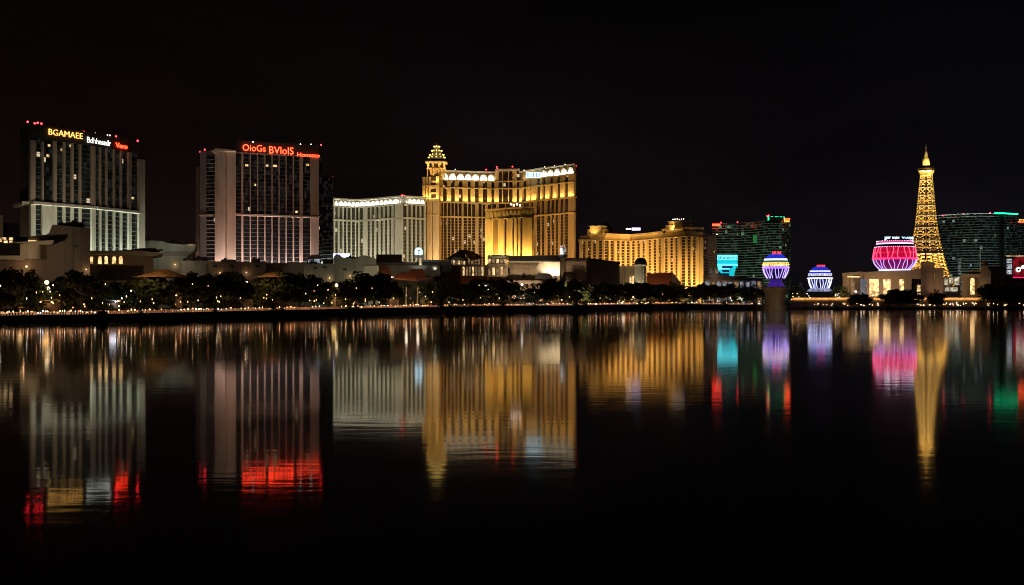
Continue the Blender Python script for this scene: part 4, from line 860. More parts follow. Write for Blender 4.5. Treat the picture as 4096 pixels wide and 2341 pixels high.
rect(b14, 'teal_fascia', 2867, 2950, 1040.3, 1056, 930.5, 5, M['teal']); rect(b14, 'teal_ledge', 2864, 2951, 1056.3, 1062, 928.5, 8, M['teallite']); rect(b14, 'back_wall', 2872, 2938, 1062.3, 1112, 937, 2, M['navy'])
slab(b14, 'leg', [(2949, 1062), (2943, 1075), (2938, 1092), (2936, 1112), (2917, 1112), (2918, 1078), (2930, 1070), (2934, 1062)], 931, 3, M['teal']); slab(b14, 'leg', [(2867, 1062), (2875, 1062), (2885, 1078), (2892, 1090), (2886, 1095), (2874, 1082)], 931, 3, M['teal'])
mb = MB(); x, y, z = W(2880, 1072, 930); mb.ball((x, y - 1, z), 1.7, 14, 8); mb.build('round_ornament', M['teallite'], b14); rect(b14, 'cross_beam', 2886, 2920, 1074, 1078, 932, 2, M['teallite']); rect(b14, 'cross_beam', 2888, 2918, 1089, 1093, 932, 2, M['teal']); 

# ================================================================== NEON GLOBES
def neon_globe(root, px, d, zones, ribs, k=40):
    q = d / F; cx, cy = P(px, d)
    for nm, mt, prof in zones:
        mb = MB(); mb.lathe(cx, cy, [(r_ * q, Z(y_, d)) for y_, r_ in prof], k); mb.build(nm, M[mt] if isinstance(mt, str) else mt, root, False)
    for nm, mt, y0, r0, y1, r1, n_, rad, bulge in ribs:
        for i in range(n_):
            mb = MB(); a_ = 2 * math.pi * i / n_; pts_ = []
            for s_ in range(6):
                t_ = s_ / 5; rr = (r0 + (r1 - r0) * t_ + bulge * math.sin(math.pi * t_)) * q; aa = a_ + .05 * math.sin(t_ * 4 + i * 1.7) + .035 * math.sin(i * 2.3)
                pts_.append((cx + rr * math.cos(aa), cy + rr * math.sin(aa), Z(y0 + (y1 - y0) * t_, d)))
            for p_, q_ in zip(pts_, pts_[1:]): mb.tube(p_, q_, rad, k=5, cap=False)
            mb.build(nm, M[mt], root)
def bulb_ring(root, px, d, rows, mt, r_b=.2):
    q = d / F; cx, cy = P(px, d)
    for y_, r_, n_ in rows:
        mb = MB()
        for k in range(n_): a_ = 2 * math.pi * k / n_; mb.ball((cx + (r_ + .6) * q * math.cos(a_), cy + (r_ + .6) * q * math.sin(a_), Z(y_, d)), r_b, 6, 4)
        mb.build('bulb_ring', M[mt], root)['kind'] = 'stuff'
def crown_letters(root, px, d, y0, y1, r_, txt, mt, n_=2):
    q = d / F; cx, cy = P(px, d); mb = MB()
    A = (cx - r_ * q * .8, cy - r_ * q * .6); B = (cx + r_ * q * .8, cy - r_ * q * .6); letters(root, txt, A, B, Z(y1, d), Z(y0, d), mt, .3, thick=.5, bold=.03)
gl = root_at('neon_globe', 3103, 800, 'neon globe in rainbow stripes with violet ribs, standing on a stone pedestal in the water', 'neon globe', group='neon globes')
neon_globe(gl, 3103, 800, (
    ('blue_band', 'blue', [(1036, 43), (1030, 38), (1021, 30), (1017, 20)]), ('white_band', 'neonwhite', [(1043, 47), (1036, 43.5)]), ('green_band', 'ngreen', [(1050, 50), (1043, 46.8)]),
    ('yellow_band', 'yellow', [(1054, 51.5), (1050, 50.5)]), ('golden_frieze', M['goldroom'], [(1066, 51), (1054, 51)]), ('violet_rim', 'violet', [(1076, 50), (1074, 52.3), (1069, 52.3), (1066, 51)]),
    ('inner_drum', 'navy', [(1118, 32), (1076, 46)]), ('violet_base', 'violetdim', [(1147, 34), (1140, 33), (1128, 24), (1118, 23)])),
    (('neon_rib', 'neonlilac', 1076, 51, 1114, 35, 24, .26, 2),))
crown_letters(gl, 3103, 800, 1007, 1018, 22, 'MUM', M['rosered'])
bulb_ring(gl, 3103, 800, ((1036, 43, 44), (1070, 52.4, 56)), 'bulbwhite'); bulb_ring(gl, 3103, 800, ((1060, 51.5, 40),), 'bulb')
pd = root_at('stone_pedestal', 3100, 800, 'flared stone pedestal rising from the water under the rainbow globe', 'pedestal', 0)
neon_globe(pd, 3100, 800, (('stem', 'tan', [(1240, 44), (1226, 44), (1222, 40), (1200, 37), (1180, 39), (1166, 45), (1157, 51)]), ('cap', 'sand', [(1157, 52), (1154, 55), (1148, 55), (1147.2, 53)])), ())
spot((P(3060, 780)[0], 776, 1.5), (*P(3100, 800), 9), 900, (1, .72, .4), 90, .4); spot((P(3140, 780)[0], 776, 1.5), (*P(3100, 800), 9), 900, (1, .72, .4), 90, .4)
gl = root_at('neon_globe', 3280, 860, 'smaller neon globe in blue and white stripes with white ribs, near the shore wall', 'neon globe', group='neon globes')
neon_globe(gl, 3280, 860, (
    ('blue_cap', 'blue', [(1084, 38), (1076, 32), (1070, 25), (1067, 17)]), ('white_band', 'neonwhite', [(1088, 40), (1084, 38.5)]), ('blue_band', 'blue', [(1095, 44), (1088, 40)]), ('white_frieze', interior('white_lit_frieze', (.9, .88, 1), 1.1, .6, .35), [(1105, 47), (1095, 44.3)]),
    ('dark_band', 'navy', [(1111, 47.5), (1105, 47)]), ('white_rim', 'neonwhite', [(1116, 46), (1115, 49), (1112, 49), (1111, 47)]), ('inner_drum', 'navy', [(1153, 32), (1116, 44)]), ('lit_plinth', interior('plinth_light', (.6, .65, 1), .7, .5, .2), [(1166, 50), (1160, 47), (1156, 40), (1153, 33)])),
    (('neon_rib', 'neonwhite', 1116, 46, 1153, 35, 24, .26, 2),))
crown_letters(gl, 3280, 860, 1060, 1068, 20, 'NUM', M['rosered'])
bulb_ring(gl, 3280, 860, ((1084, 38.5, 40), (1096, 45, 46), (1113, 49.5, 50)), 'bulbwhite')
gl = root_at('neon_balloon', 3579, 890, 'big crimson and violet neon balloon beside the golden lattice tower', 'neon globe', group='neon globes')
neon_globe(gl, 3579, 890, (
    ('crown_ring', 'navy', [(972, 68), (958, 64)]), ('crown_neon', 'pink', [(972.5, 70), (969, 70)]), ('white_band', 'neonwhite', [(979, 72), (974, 70)]), ('dark_band', 'navy', [(988, 75), (979, 72)]), ('crimson_panel', 'pinkdim', [(1032, 82), (1014, 80), (1000, 78.5), (988, 75.2)]),
    ('crimson_neon_ring', 'pink', [(1040, 83), (1038, 85), (1034, 85), (1032, 82)]), ('plum_bowl', 'plum', [(1080, 56), (1068, 66), (1054, 76), (1040, 82)]), ('lit_foot', 'neonwhite', [(1083, 60), (1079, 60)])),
    (('neon_rib', 'hotpink', 989, 77, 1033, 84, 22, .30, 1), ('neon_rib', 'neonlilac', 1040, 84, 1079, 58, 26, .24, 5)))
crown_letters(gl, 3579, 890, 950, 964, 72, 'JFT IIoiL YoWI', M['bluewhite']); 
bulb_ring(gl, 3579, 890, ((966, 69, 60), (989, 76, 64), (1081, 60, 60)), 'bulbwhite', .3); bulb_ring(gl, 3579, 890, ((1012, 80.5, 44), (1036, 85.5, 70)), 'hotpink', .34)
for px, py in ((3553, 952), (3585, 951)): beacon(gl, px, py, 875, M['whitelamp'], .7)

# ================================================================== LATTICE TOWER
et = root_at('lattice_tower', 3704, 930, 'tall golden lattice tower with splayed legs, a viewing platform and a pointed spire', 'tower')
ED = 930; q = ED / F; ex, ey = P(3704, ED)
LV = [(1150, 103), (1100, 86), (1055, 72.5), (1012, 62), (963, 51), (908, 42), (861, 37), (822, 33), (780, 29.5), (749, 26), (720, 23.5), (700, 22), (684, 30)]
th = math.atan2(ex, ey); RX, RY = Vector((math.cos(th), -math.sin(th))), Vector((math.sin(th), math.cos(th)))
def tp(a_, b_): v = Vector((ex, ey)) + RX * a_ + RY * b_; return (v.x, v.y)
def corner(l, sx_, sy_): y_, h_ = l; return Vector((*tp(sx_ * h_ * q * .97, sy_ * h_ * q * .97), Z(y_, ED)))
bulbs = MB()
def strut(mb, a_, b_, r0, nb=0):
    mb.tube(a_, b_, r0, k=4, cap=False)
    for i in range(nb):
        p_ = a_.lerp(b_, (i + .5) / nb); s_ = .13; bulbs.chord((p_.x - s_, p_.y), (p_.x + s_, p_.y), p_.z - s_, p_.z + s_, r0 + .05, r0 + .05 + 2 * s_)
for i, (lo_, hi_) in enumerate(zip(LV, LV[1:])):
    mb = MB(); cs = [(-1, -1), (1, -1), (1, 1), (-1, 1)]
    for a_, b_ in zip(cs, cs[1:] + cs[:1]):
        la, lb = corner(lo_, *a_), corner(lo_, *b_); ha, hb = corner(hi_, *a_), corner(hi_, *b_)
        strut(mb, la, ha, .6, 4); strut(mb, ha, hb, .45, 0)
        front = a_ == (-1, -1)
        if i >= 3:                                         # closed shaft: paired crosses on each face
            rows = 2 if i < 8 else 1
            for r0_ in range(rows):
                f0, f1 = r0_ / rows, (r0_ + 1) / rows; A0, B0, A1, B1 = la.lerp(ha, f0), lb.lerp(hb, f0), la.lerp(ha, f1), lb.lerp(hb, f1)
                ml, mh = (A0 + B0) / 2, (A1 + B1) / 2; strut(mb, ml, mh, .5, 0); strut(mb, A1, B1, .24, 0)
                for u, v, w_, z_ in ((A0, ml, A1, mh), (ml, B0, mh, B1)): strut(mb, u, z_, .24, 2); strut(mb, v, w_, .24, 2)
        else:                                              # splayed legs, open between them
            f0, f1 = (.40, .42, .46)[i], (.42, .46, .5)[i]
            for u0, u1, v0, v1 in ((la, lb, ha, hb), (lb, la, hb, ha)):
                m0, m1 = u0.lerp(u1, f0), v0.lerp(v1, f1); strut(mb, m0, m1, .5, 3)
                for s0 in range(3):
                    a0, a1 = u0.lerp(v0, s0 / 3), u0.lerp(v0, (s0 + 1) / 3); c0, c1 = m0.lerp(m1, s0 / 3), m0.lerp(m1, (s0 + 1) / 3)
                    strut(mb, a0, c1, .26, 2); strut(mb, c0, a1, .26, 2); strut(mb, a1, c1, .24)
    mb.build('lattice_section', M['iron'], et)
for y_, h_, t_ in ((1012, 66, 4), (908, 45, 2.5), (861, 39, 1.6), (822, 35, 1.6), (780, 31, 1.4), (749, 28.5, 1.4), (720, 26.5, 1.4), (963, 53, 1.6)):
    mb = MB(); mb.prism([tp(-h_ * q * .95, -h_ * q * .95), tp(h_ * q * .95, -h_ * q * .95), tp(h_ * q * .95, h_ * q * .95), tp(-h_ * q * .95, h_ * q * .95)], Z(y_, ED) - .4 * t_ * .6, Z(y_, ED) + .3 * t_ * .6); mb.build('gallery_deck', M['steel'], et)
mb = MB(); sq2 = lambda r_: [tp(-r_ * q, -r_ * q), tp(r_ * q, -r_ * q), tp(r_ * q, r_ * q), tp(-r_ * q, r_ * q)]
mb.prism(sq2(27), Z(686, ED), Z(680, ED)); mb.prism(sq2(30.5), Z(680, ED) + .01, Z(675, ED)); mb.build('viewing_platform', M['iron'], et)
mb = MB(); mb.prism(sq2(28), Z(675, ED) + .01, Z(669, ED)); mb.prism(sq2(20), Z(669, ED) + .01, Z(664, ED)); mb.build('platform_cabin', M['steel'], et)
mb = MB(); mb.lathe(ex, ey, [(15.5 * q, Z(664, ED)), (14.5 * q, Z(652, ED)), (13 * q, Z(640, ED)), (9 * q, Z(633, ED)), (6 * q, Z(627, ED))], 8); mb.build('cupola', M['iron'], et)
mb = MB(); mb.lathe(ex, ey, [(6.5 * q, Z(626.5, ED)), (6 * q, Z(618, ED)), (3.4 * q, Z(607, ED))], 8); mb.build('spire', M['iron'], et)
mb = MB(); mb.tube((ex, ey, Z(606, ED)), (ex, ey, Z(579, ED)), .45, .2); mb.build('antenna', M['cream'], et)
ob = bulbs.build('bulb_string', M['bulb'], et); ob['kind'] = 'stuff'
YL = (1.0, .66, .27)
for i, (y_, h_) in enumerate(LV[:-1]):
    z_ = Z(y_, ED) + 1.6; pw = 2200 if i >= 3 else 3500
    l = strip(tp(-h_ * q * .8, 0), tp(h_ * q * .8, 0), z_, 0, 10, pw * 3.4 * (.5 + h_ / 55), YL, width=h_ * q * 1.6)
for sx_ in (-1, 1):
    spot((ex + sx_ * 16, ey - 42, 12), (ex, ey - 6, 60), 11000, YL, 70, .6); spot((ex + sx_ * 22, ey - 50, 12), (ex, ey - 4, 100), 15000, YL, 50, .6)
for sx_ in (-1, 1): spot((ex + sx_ * 4, ey - 7.5, Z(666, ED)), (ex, ey, Z(625, ED)), 8000, (1, .80, .36), 100, .3)
spot((ex, ey - 9, Z(700, ED)), (ex, ey, Z(676, ED)), 2500, YL, 100, .3)

# ================================================================== EAST SHORE: terrace, arch halls, billboard
tw = root_at('terrace_wall', 3550, 822, 'long amber lit terrace wall along the water below the arch halls', 'wall')
rect(tw, 'retaining_wall', 3165, 3945, 1200, 1236, 822, 6, M['brown']); rect(tw, 'parapet', 3165, 3946, 1191, 1199, 820.5, 2, M['sand'])
A, B = P(3170, 820.5), P(3942, 820.5); strip(A, B, Z(1201, 820), 1.8, 1.6, 26.0 * (B[0] - A[0]), (1, .52, .16), width=.3)
ah = root_at('arch_hall', 3570, 850, 'stone exhibition hall with tall glowing openings below the neon balloon', 'hall')
rect(ah, 'wall', 3370, 3384, 1093, 1190, 850, 16, M['tan']); rect(ah, 'wall', 3438, 3458, 1078, 1190, 849, 17, M['tan']); slab(ah, 'wing_cornice', [(3369, 1092), (3450, 1086), (3450, 1100), (3369, 1104)], 847, 18, M['sand'])
rect(ah, 'back_wall', 3384.2, 3437.8, 1104.5, 1190, 858, 1, M['tan']); rect(ah, 'lit_lintel', 3388, 3440, 1105, 1110, 848, .8, M['goldroom']); rect(ah, 'lit_doorway', 3404, 3418, 1118, 1180, 857.4, .5, M['dimroom'])  # the lintel itself emits, so its light is put into the material
rect(ah, 'blue_lit_pier', 3440, 3468, 1116, 1188, 847.8, 1, interior('blue_lit_panel', (.3, .5, .75), .35, .8, .1))  # pier face emits: the blue light on it is put into its material
slab(ah, 'entablature', [(3455, 1096), (3462, 1087), (3560, 1084), (3640, 1082), (3690, 1070), (3692, 1116), (3455, 1116)], 846, 22, M['tan'])
slab(ah, 'cornice', [(3450, 1090), (3560, 1083), (3640, 1081), (3684, 1072), (3684, 1078), (3640, 1087), (3560, 1089), (3450, 1096)], 843, 2.9, M['sand'])
for x0, x1 in ((3468, 3478), (3515, 3533), (3562, 3598), (3616, 3646)): rect(ah, 'pier', x0, x1, 1116.3, 1188, 848, 14, M['tan'])
for x0, x1 in ((3478, 3515), (3533, 3562), (3598, 3616)): rect(ah, 'lit_opening', x0, x1, 1117, 1186, 858, .6, M['goldroom'])
rect(ah, 'dark_bay', 3646.3, 3684, 1098, 1188, 855, 2, M['roofdark']); rect(ah, 'lit_doorway', 3668, 3682, 1140, 1180, 854, .6, M['warmroom'])
slab(ah, 'tower_pier', [(3684.3, 1052), (3710, 1043), (3738, 1052), (3738, 1190), (3684.3, 1190)], 842, 18, M['brown']); slab(ah, 'pier_cap', [(3680, 1056), (3710, 1044), (3742, 1056), (3742, 1060), (3680, 1060)], 840.5, 1.4, M['tan'])
mb = MB(); x, y, z = W(3702, 1040, 852); mb.tube((x, y, z), (x, y, Z(1000, 852)), .7, .12); mb.build('finial', M['steel'], ah); rect(ah, 'brick_pier', 3738.3, 3774, 1080, 1190, 846, 14, M['tan']); rect(ah, 'pier_cornice', 3737, 3778, 1072, 1080, 844.5, 17, M['sand'])
for px in (3380, 3420, 3490, 3550, 3600): spot((P(px, 826)[0], 828, 10), (*P(px, 848), 24), 5500, (1, .66, .40), 120, 1)
spot((P(3712, 815)[0], 822, 9), (*P(3712, 842), 26), 2000, (1, .7, .48), 90, .4); spot((P(3760, 828)[0], 828, 10), (*P(3757, 846), 22), 5500, (1, .60, .34), 90, .4)
ap = root_at('arch_pavilion', 3900, 850, 'small stone pavilion with one tall glowing niche and a ball finial on its pier', 'pavilion')
rect(ap, 'wall', 3846, 3866, 1108, 1190, 850, 14, M['tan']); rect(ap, 'wall', 3912, 3922, 1108, 1190, 850, 14, M['tan']); rect(ap, 'cornice', 3843, 3924, 1096, 1107.5, 847, 18, M['sand']); rect(ap, 'attic', 3876, 3924, 1082, 1095.5, 849, 14, M['sand'])
rect(ap, 'back_wall', 3866.2, 3911.8, 1108, 1190, 858, 1, M['tan']); archwin(ap, 3880, 3898, 1112, 1178, 858, M['goldroom'], M['sand'])
slab(ap, 'tall_pier', [(3922.3, 1075), (3928, 1062), (3950, 1062), (3954, 1075), (3963, 1084), (3963, 1190), (3922.3, 1190)], 846, 16, M['tan']); mb = MB(); mb.ball(W(3940, 1054, 850), 2.0, 12, 8); mb.build('ball_finial', M['tan'], ap)
for px, pw in ((3880, 5500), (3945, 6500)): spot((P(px, 826)[0], 828, 9), (*P(px, 848), 22), pw, (1, .66, .36), 100, .4)
dh = root_at('dark_hall', 4020, 880, 'dark low hall behind the red billboard at the picture edge', 'hall')
rect(dh, 'wall', 3935, 4200, 1066, 1190, 880, 18, M['brown']); rect(dh, 'roof_edge', 3930, 4200, 1128, 1137, 874, 5.9, M['beige_dark'])
bb = root_at('billboard', 4075, 872, 'illuminated billboard, red screen with white emblem and a pale lettered strip beside it', 'billboard')
rect(bb, 'frame', 4020, 4140, 1019, 1116, 872, 3, M['parapet']); rect(bb, 'red_screen', 4052, 4138, 1030, 1107, 871.6, .38, interior('red_screen', (.55, .012, .03), .5, .22, .12)); rect(bb, 'top_light', 4024, 4138, 1023, 1026, 871.4, .58, M['warmroom'])
for k in range(3): rect(bb, 'white_strip_panel', 4027, 4048, 1036 + k * 22, 1053 + k * 22, 871.5, .48, interior('strip_panel', (.85, .9, 1), .9, .35, .3))
for k, tx in enumerate(('DLB', 'ELL', 'S3')): letters(bb, tx, P(4029, 871.3), P(4046, 871.3), Z(1050 + k * 22, 871), Z(1040 + k * 22, 871), M['navy'], .1, thick=.2)
mb = MB(); x, y, z = W(4073, 1079, 871.2); mb.front([(x + 2.0 * math.cos(k * .5236), z + 2.0 * math.sin(k * .5236)) for k in range(12)], y - .2, y); mb.front([(x + 1.6, z + 1.0), (x + 5.4, z + .6), (x + 4.2, z + 3.6), (x + 2.6, z + 2.9)], y - .2, y - .02)
em = mb.build('white_emblem', M['whitesign'], bb); mb = MB(); mb.front([(x + .2 + .9 * math.cos(k * .785), z + .8 * math.sin(k * .785)) for k in range(8)], y - .28, y - .202); mb.build('emblem_centre', M['roofdark'], em); rect(bb, 'bottom_light', 4052, 4138, 1108.5, 1112, 871.4, .58, M['pink'])
for px in (4030, 4110): rect(bb, 'post', px, px + 5, 1116.3, 1200, 872.5, 1.2, M['steel'])
lg = root_at('shore_kiosk', 3835, 905, 'glaring white kiosk lights between the lattice tower leg and the small pavilion', 'kiosk'); rect(lg, 'wall', 3770, 3842, 1108, 1190, 905, 6, M['greygreen'])
for x0, x1, y0, y1 in ((3776, 3790, 1118, 1140), (3796, 3812, 1112, 1136), (3818, 3838, 1110, 1140), (3780, 3830, 1150, 1166)): rect(lg, 'lit_window', x0, x1, y0, y1, 904.5, .45, interior('kiosk_light', (1, .90, .66), .9, .35, .1))

# ================================================================== TREES
def crown_mesh(seed, mat, n_cl=26, per=60, leaf_s=.11):
    rnd_ = random.Random(seed); mb = MB()
    cl = []
    for i in range(n_cl):
        while True:
            p = Vector((rnd_.uniform(-1, 1), rnd_.uniform(-1, 1), rnd_.uniform(-.75, 1)))
            if p.length < 1 and p.length > .25: break
        p = Vector((p.x * .82, p.y * .82, p.z * .78)); cl.append((p, rnd_.uniform(.20, .40)))
    for c, r_ in cl:
        for k in range(per):
            d = Vector((rnd_.gauss(0, 1), rnd_.gauss(0, 1), rnd_.gauss(0, 1))).normalized() * r_ * rnd_.uniform(.55, 1.05); d.z *= .8
            p = c + d; n_ = (d.normalized() + Vector((rnd_.gauss(0, .5), rnd_.gauss(0, .5), rnd_.gauss(0, .5)))).normalized()
            a_ = n_.orthogonal().normalized(); a_.rotate(Matrix.Rotation(rnd_.uniform(0, 6.28), 3, n_)); b_ = n_.cross(a_); s_ = leaf_s * rnd_.uniform(.6, 1.2)
            mb.face([p - a_ * s_, p - b_ * s_ * .55, p + a_ * s_, p + b_ * s_ * .55])
    o = mb.build('crown', mat); me = o.data; bpy.data.objects.remove(o); return me
def trunk_mesh(seed):
    rnd_ = random.Random(seed); mb = MB(); p = Vector((0, 0, 0)); r_ = .055
    for k in range(4):
        q_ = p + Vector((rnd_.uniform(-.03, .03), rnd_.uniform(-.03, .03), .15)); mb.tube(p, q_, r_, r_ * .82, 7); p = q_; r_ *= .82
    for k in range(6):
        a_ = k * 1.05 + rnd_.uniform(-.3, .3); m_ = p + Vector((math.cos(a_) * .16, math.sin(a_) * .16, rnd_.uniform(.06, .16))); e2 = m_ + Vector((math.cos(a_) * .15, math.sin(a_) * .15, rnd_.uniform(.08, .2)))
        mb.tube(p - Vector((0, 0, .05)), m_, r_ * .6, r_ * .4, 6); mb.tube(m_, e2, r_ * .4, r_ * .12, 5)
    o = mb.build('trunk', M['bark']); me = o.data; bpy.data.objects.remove(o); return me
CROWNS = [crown_mesh(s, M['leaf'] if s % 3 else M['leaf2'], 32 + s % 4 * 4, 66) for s in range(8)]
TRUNKS = [trunk_mesh(s) for s in range(4)]
def tree(px, top, hw, back, label, group='trees along the lake promenade', name='broadleaf_tree', base=None):
    d, z0 = shore(px); d += back; z0 = z0 if base is None else base
    x, y = P(px, d); h = Z(top - 7, d) - z0; wr = hw * d / F * 1.5
    o = thing(name, (x, y, z0), label, 'tree', group)
    ch = min(h * .52, wr * 1.6 + 2.0); i = int(px * 7 + top) 
    c = bpy.data.objects.new('crown', CROWNS[i % len(CROWNS)]); COL.objects.link(c); c.parent = o
    c.location = (0, 0, h - ch * .86); c.scale = (wr, wr, ch); c.rotation_euler = (0, 0, i * 1.7)
    t = bpy.data.objects.new('trunk', TRUNKS[i % len(TRUNKS)]); COL.objects.link(t); t.parent = o
    t.scale = (h * .8, h * .8, h * .95); t.rotation_euler = (0, 0, i * .9)
    return o
TREES = [
 (8, 1086, 66, 14, 'big dark leafy tree at the picture edge below the pale curved balcony'),
 (66, 1078, 62, 20, 'tallest dark tree below the curved balcony, with a ragged crown'),
 (122, 1092, 50, 15, 'dark tree between the curved balcony and the tall twin globe lamps'),
 (225, 1132, 34, 26, 'small yellow lit tree beside the tall twin globe lamps'),
 (318, 1094, 68, 14, 'broad dark tree in front of the dark brown entrance block'),
 (258, 1112, 40, 24, 'thin crowned tree at the foot of the entrance block swoop'),
 (398, 1128, 40, 12, 'low tree in front of the five lit arched windows'),
 (468, 1128, 46, 26, 'low green lit tree under the dark shop canopy'),
 (548, 1122, 44, 18, 'rounded tree just left of the big orange tent roof'),
 (625, 1112, 62, 12, 'broad black tree in front of the big orange tent roof'),
 (700, 1116, 56, 18, 'dark tree at the end of the big orange tent roof'),
 (770, 1098, 52, 12, 'dark tree before the darkest part of the podium wall'),
 (842, 1104, 54, 20, 'dark tree before the brown podium wall, west of the sparkling one'),
 (925, 1096, 62, 12, 'tall dark tree before the middle of the brown podium wall'),
 (992, 1126, 34, 22, 'small bright lit tree under a white globe lamp by the red tent'),
 (1060, 1108, 44, 16, 'dark tree in front of the small orange red tent roof'),
 (1118, 1092, 72, 8, 'massive dark tree below the sloped podium notch, near the water'),
 (1200, 1104, 50, 18, 'dark tree where the brown and grey green podiums meet'),
 (1252, 1108, 42, 12, 'narrow dark tree before the grey green podium wall'),
 (1322, 1136, 42, 18, 'low tree between two globe lamps before the grey green podium'),
 (1385, 1132, 40, 10, 'low dark tree near the quay corner below the humped podium'),
 (1438, 1096, 54, 16, 'tall tree against the pale end wall of the humped podium'),
 (1500, 1098, 58, 14, 'tall bushy tree at the west end of the red tiled pavilion'),
 (1556, 1110, 46, 18, 'dark tree under the slanting red tiled roofs'),
 (1730, 1126, 54, 10, 'dark tree below the round domed canopy, east of the two palms'),
 (1788, 1132, 46, 18, 'dark tree beside the round domed canopy'),
 (1855, 1148, 42, 12, 'low dark tree under the long red tiled roof'),
 (1905, 1128, 50, 16, 'dark tree below the arcaded palace'),
 (1972, 1122, 50, 12, 'dark tree where the arcaded palace meets the gallery terrace'),
 (2028, 1120, 50, 14, 'dark bushy tree at the west end of the cream gallery'),
 (2088, 1146, 44, 16, 'low tree under the dark plaque of the cream gallery'),
 (2148, 1142, 42, 10, 'low dark tree before the arched awning of the gallery'),
 (2205, 1124, 46, 14, 'tree catching light at the foot of the statue column'),
 (2285, 1118, 46, 12, 'dark tree right of the statue column, before the poster panel'),
 (2345, 1142, 40, 14, 'dark tree where the brown block changes colour'),
 (2405, 1134, 48, 10, 'broad dark tree before the dark side of the brown block'),
 (2470, 1138, 42, 14, 'dark tree at the east corner of the brown block'),
 (2530, 1136, 38, 12, 'lit edged tree in front of the domed pavilion'),
 (2588, 1140, 38, 16, 'dark tree between the domed pavilion and the red roof house'),
 (2645, 1144, 40, 12, 'dark tree in front of the red roof house'),
 (2700, 1138, 40, 14, 'dark tree below the gable of the red roof house'),
 (2755, 1148, 38, 12, 'low dark tree at the west end of the shopping arcade'),
 (2808, 1142, 36, 16, 'slim dark tree below the white roof signs of the arcade'),
 (2858, 1146, 42, 12, 'dark tree below the annex of the long golden hotel'),
 (2912, 1144, 40, 14, 'dark tree below the glowing teal sign'),
 (2962, 1148, 38, 12, 'dark tree before the east half of the shopping arcade'),
 (3012, 1144, 40, 14, 'dark tree just left of the stone pedestal'),
 (3190, 1142, 26, 62, 'small tree right of the rainbow globe, far back'),
 (3360, 1150, 26, 42, 'small bush like tree right of the blue striped globe'),
 (3440, 1182, 34, -2, 'low dark tree before the blue lit pier of the arch hall'),
 (3606, 1164, 58, -2, 'wide dark spreading tree before the arch hall openings'),
 (3748, 1166, 26, -2, 'small round clipped tree before the brick pier'),
 (3970, 1146, 48, 6, 'dark tree right of the ball topped pier'),
 (4035, 1142, 56, 2, 'big dark tree below the red billboard'),
 (4100, 1146, 50, 8, 'dark tree cut by the picture edge below the billboard')]
for px, top, hw, back, lab in TREES: tree(px, top, hw, back, lab)
# two palms
def palm(px, top, label):
    d, z0 = shore(px); d += 14; x, y = P(px, d); h = Z(top, d) - z0
    o = thing('palm_tree', (x, y, z0), label, 'palm tree', 'palms by the tiled pavilion'); mb = MB()
    for k in range(8): mb.tube((x + .04 * k, y, z0 + h * k / 8 * .86), (x + .04 * (k + 1), y, z0 + h * (k + 1) / 8 * .86), .42 - .02 * k, .40 - .02 * k, 9)
    mb.build('trunk', M['palebark'], o); mb = MB(); rnd_ = random.Random(px); top_ = Vector((x + .3, y, z0 + h * .86))
    for k in range(26):
        a_ = rnd_.uniform(0, 6.28); el = rnd_.uniform(-.3, 1.1); p_ = top_.copy(); L_ = rnd_.uniform(2.8, 3.8); dirv = Vector((math.cos(a_) * math.cos(el), math.sin(a_) * math.cos(el), math.sin(el)))
        for s_ in range(5):
            q_ = p_ + dirv * L_ / 5; dirv = (dirv + Vector((0, 0, -.28))).normalized(); sd_ = dirv.cross(Vector((0, 0, 1))).normalized() * (.55 - .09 * s_)
            mb.face([p_ - sd_, q_ - sd_ * .8, q_, p_]); mb.face([p_, q_, q_ + sd_ * .8 + Vector((0, 0, -.15)), p_ + sd_ + Vector((0, 0, -.15))]); p_ = q_
    mb.build('crown', M['palm'], o); bulb_light((x, y - 2.2, z0 + .8), 200, (1, .72, .32), .7); bulb_light((x + .5, y - 2.5, z0 + h * .7), 120, (1, .8, .6), .7)
palm(1623, 1130, 'palm with a lit pale trunk, standing closer to the red tiled pavilion'); palm(1669, 1126, 'palm with a lit pale trunk, standing closer to the domed canopy')
# low clipped shrubs along the promenade
SHRUB = [crown_mesh(50 + s, M['leaf2'] if s else M['leaf'], 12, 40, .17) for s in range(2)]
rnd_ = random.Random(3); x = -20.0; i = 0
while x < 3030:
    d, z0 = shore(x); back = rnd_.uniform(9, 13); p = P(x, d + back); hw = rnd_.uniform(1.2, 2.2)
    o = bpy.data.objects.new('shrub', SHRUB[i % 2]); COL.objects.link(o); o.location = (p[0], p[1], z0 + hw * .5); o.scale = (hw * 1.3, hw, hw * .8); o.rotation_euler = (0, 0, i)
    tag(o, 'low leafy shrub planted behind the row of small path lights', 'shrub', 'shrubs along the promenade'); x += rnd_.uniform(26, 44) * 400 / d; i += 1

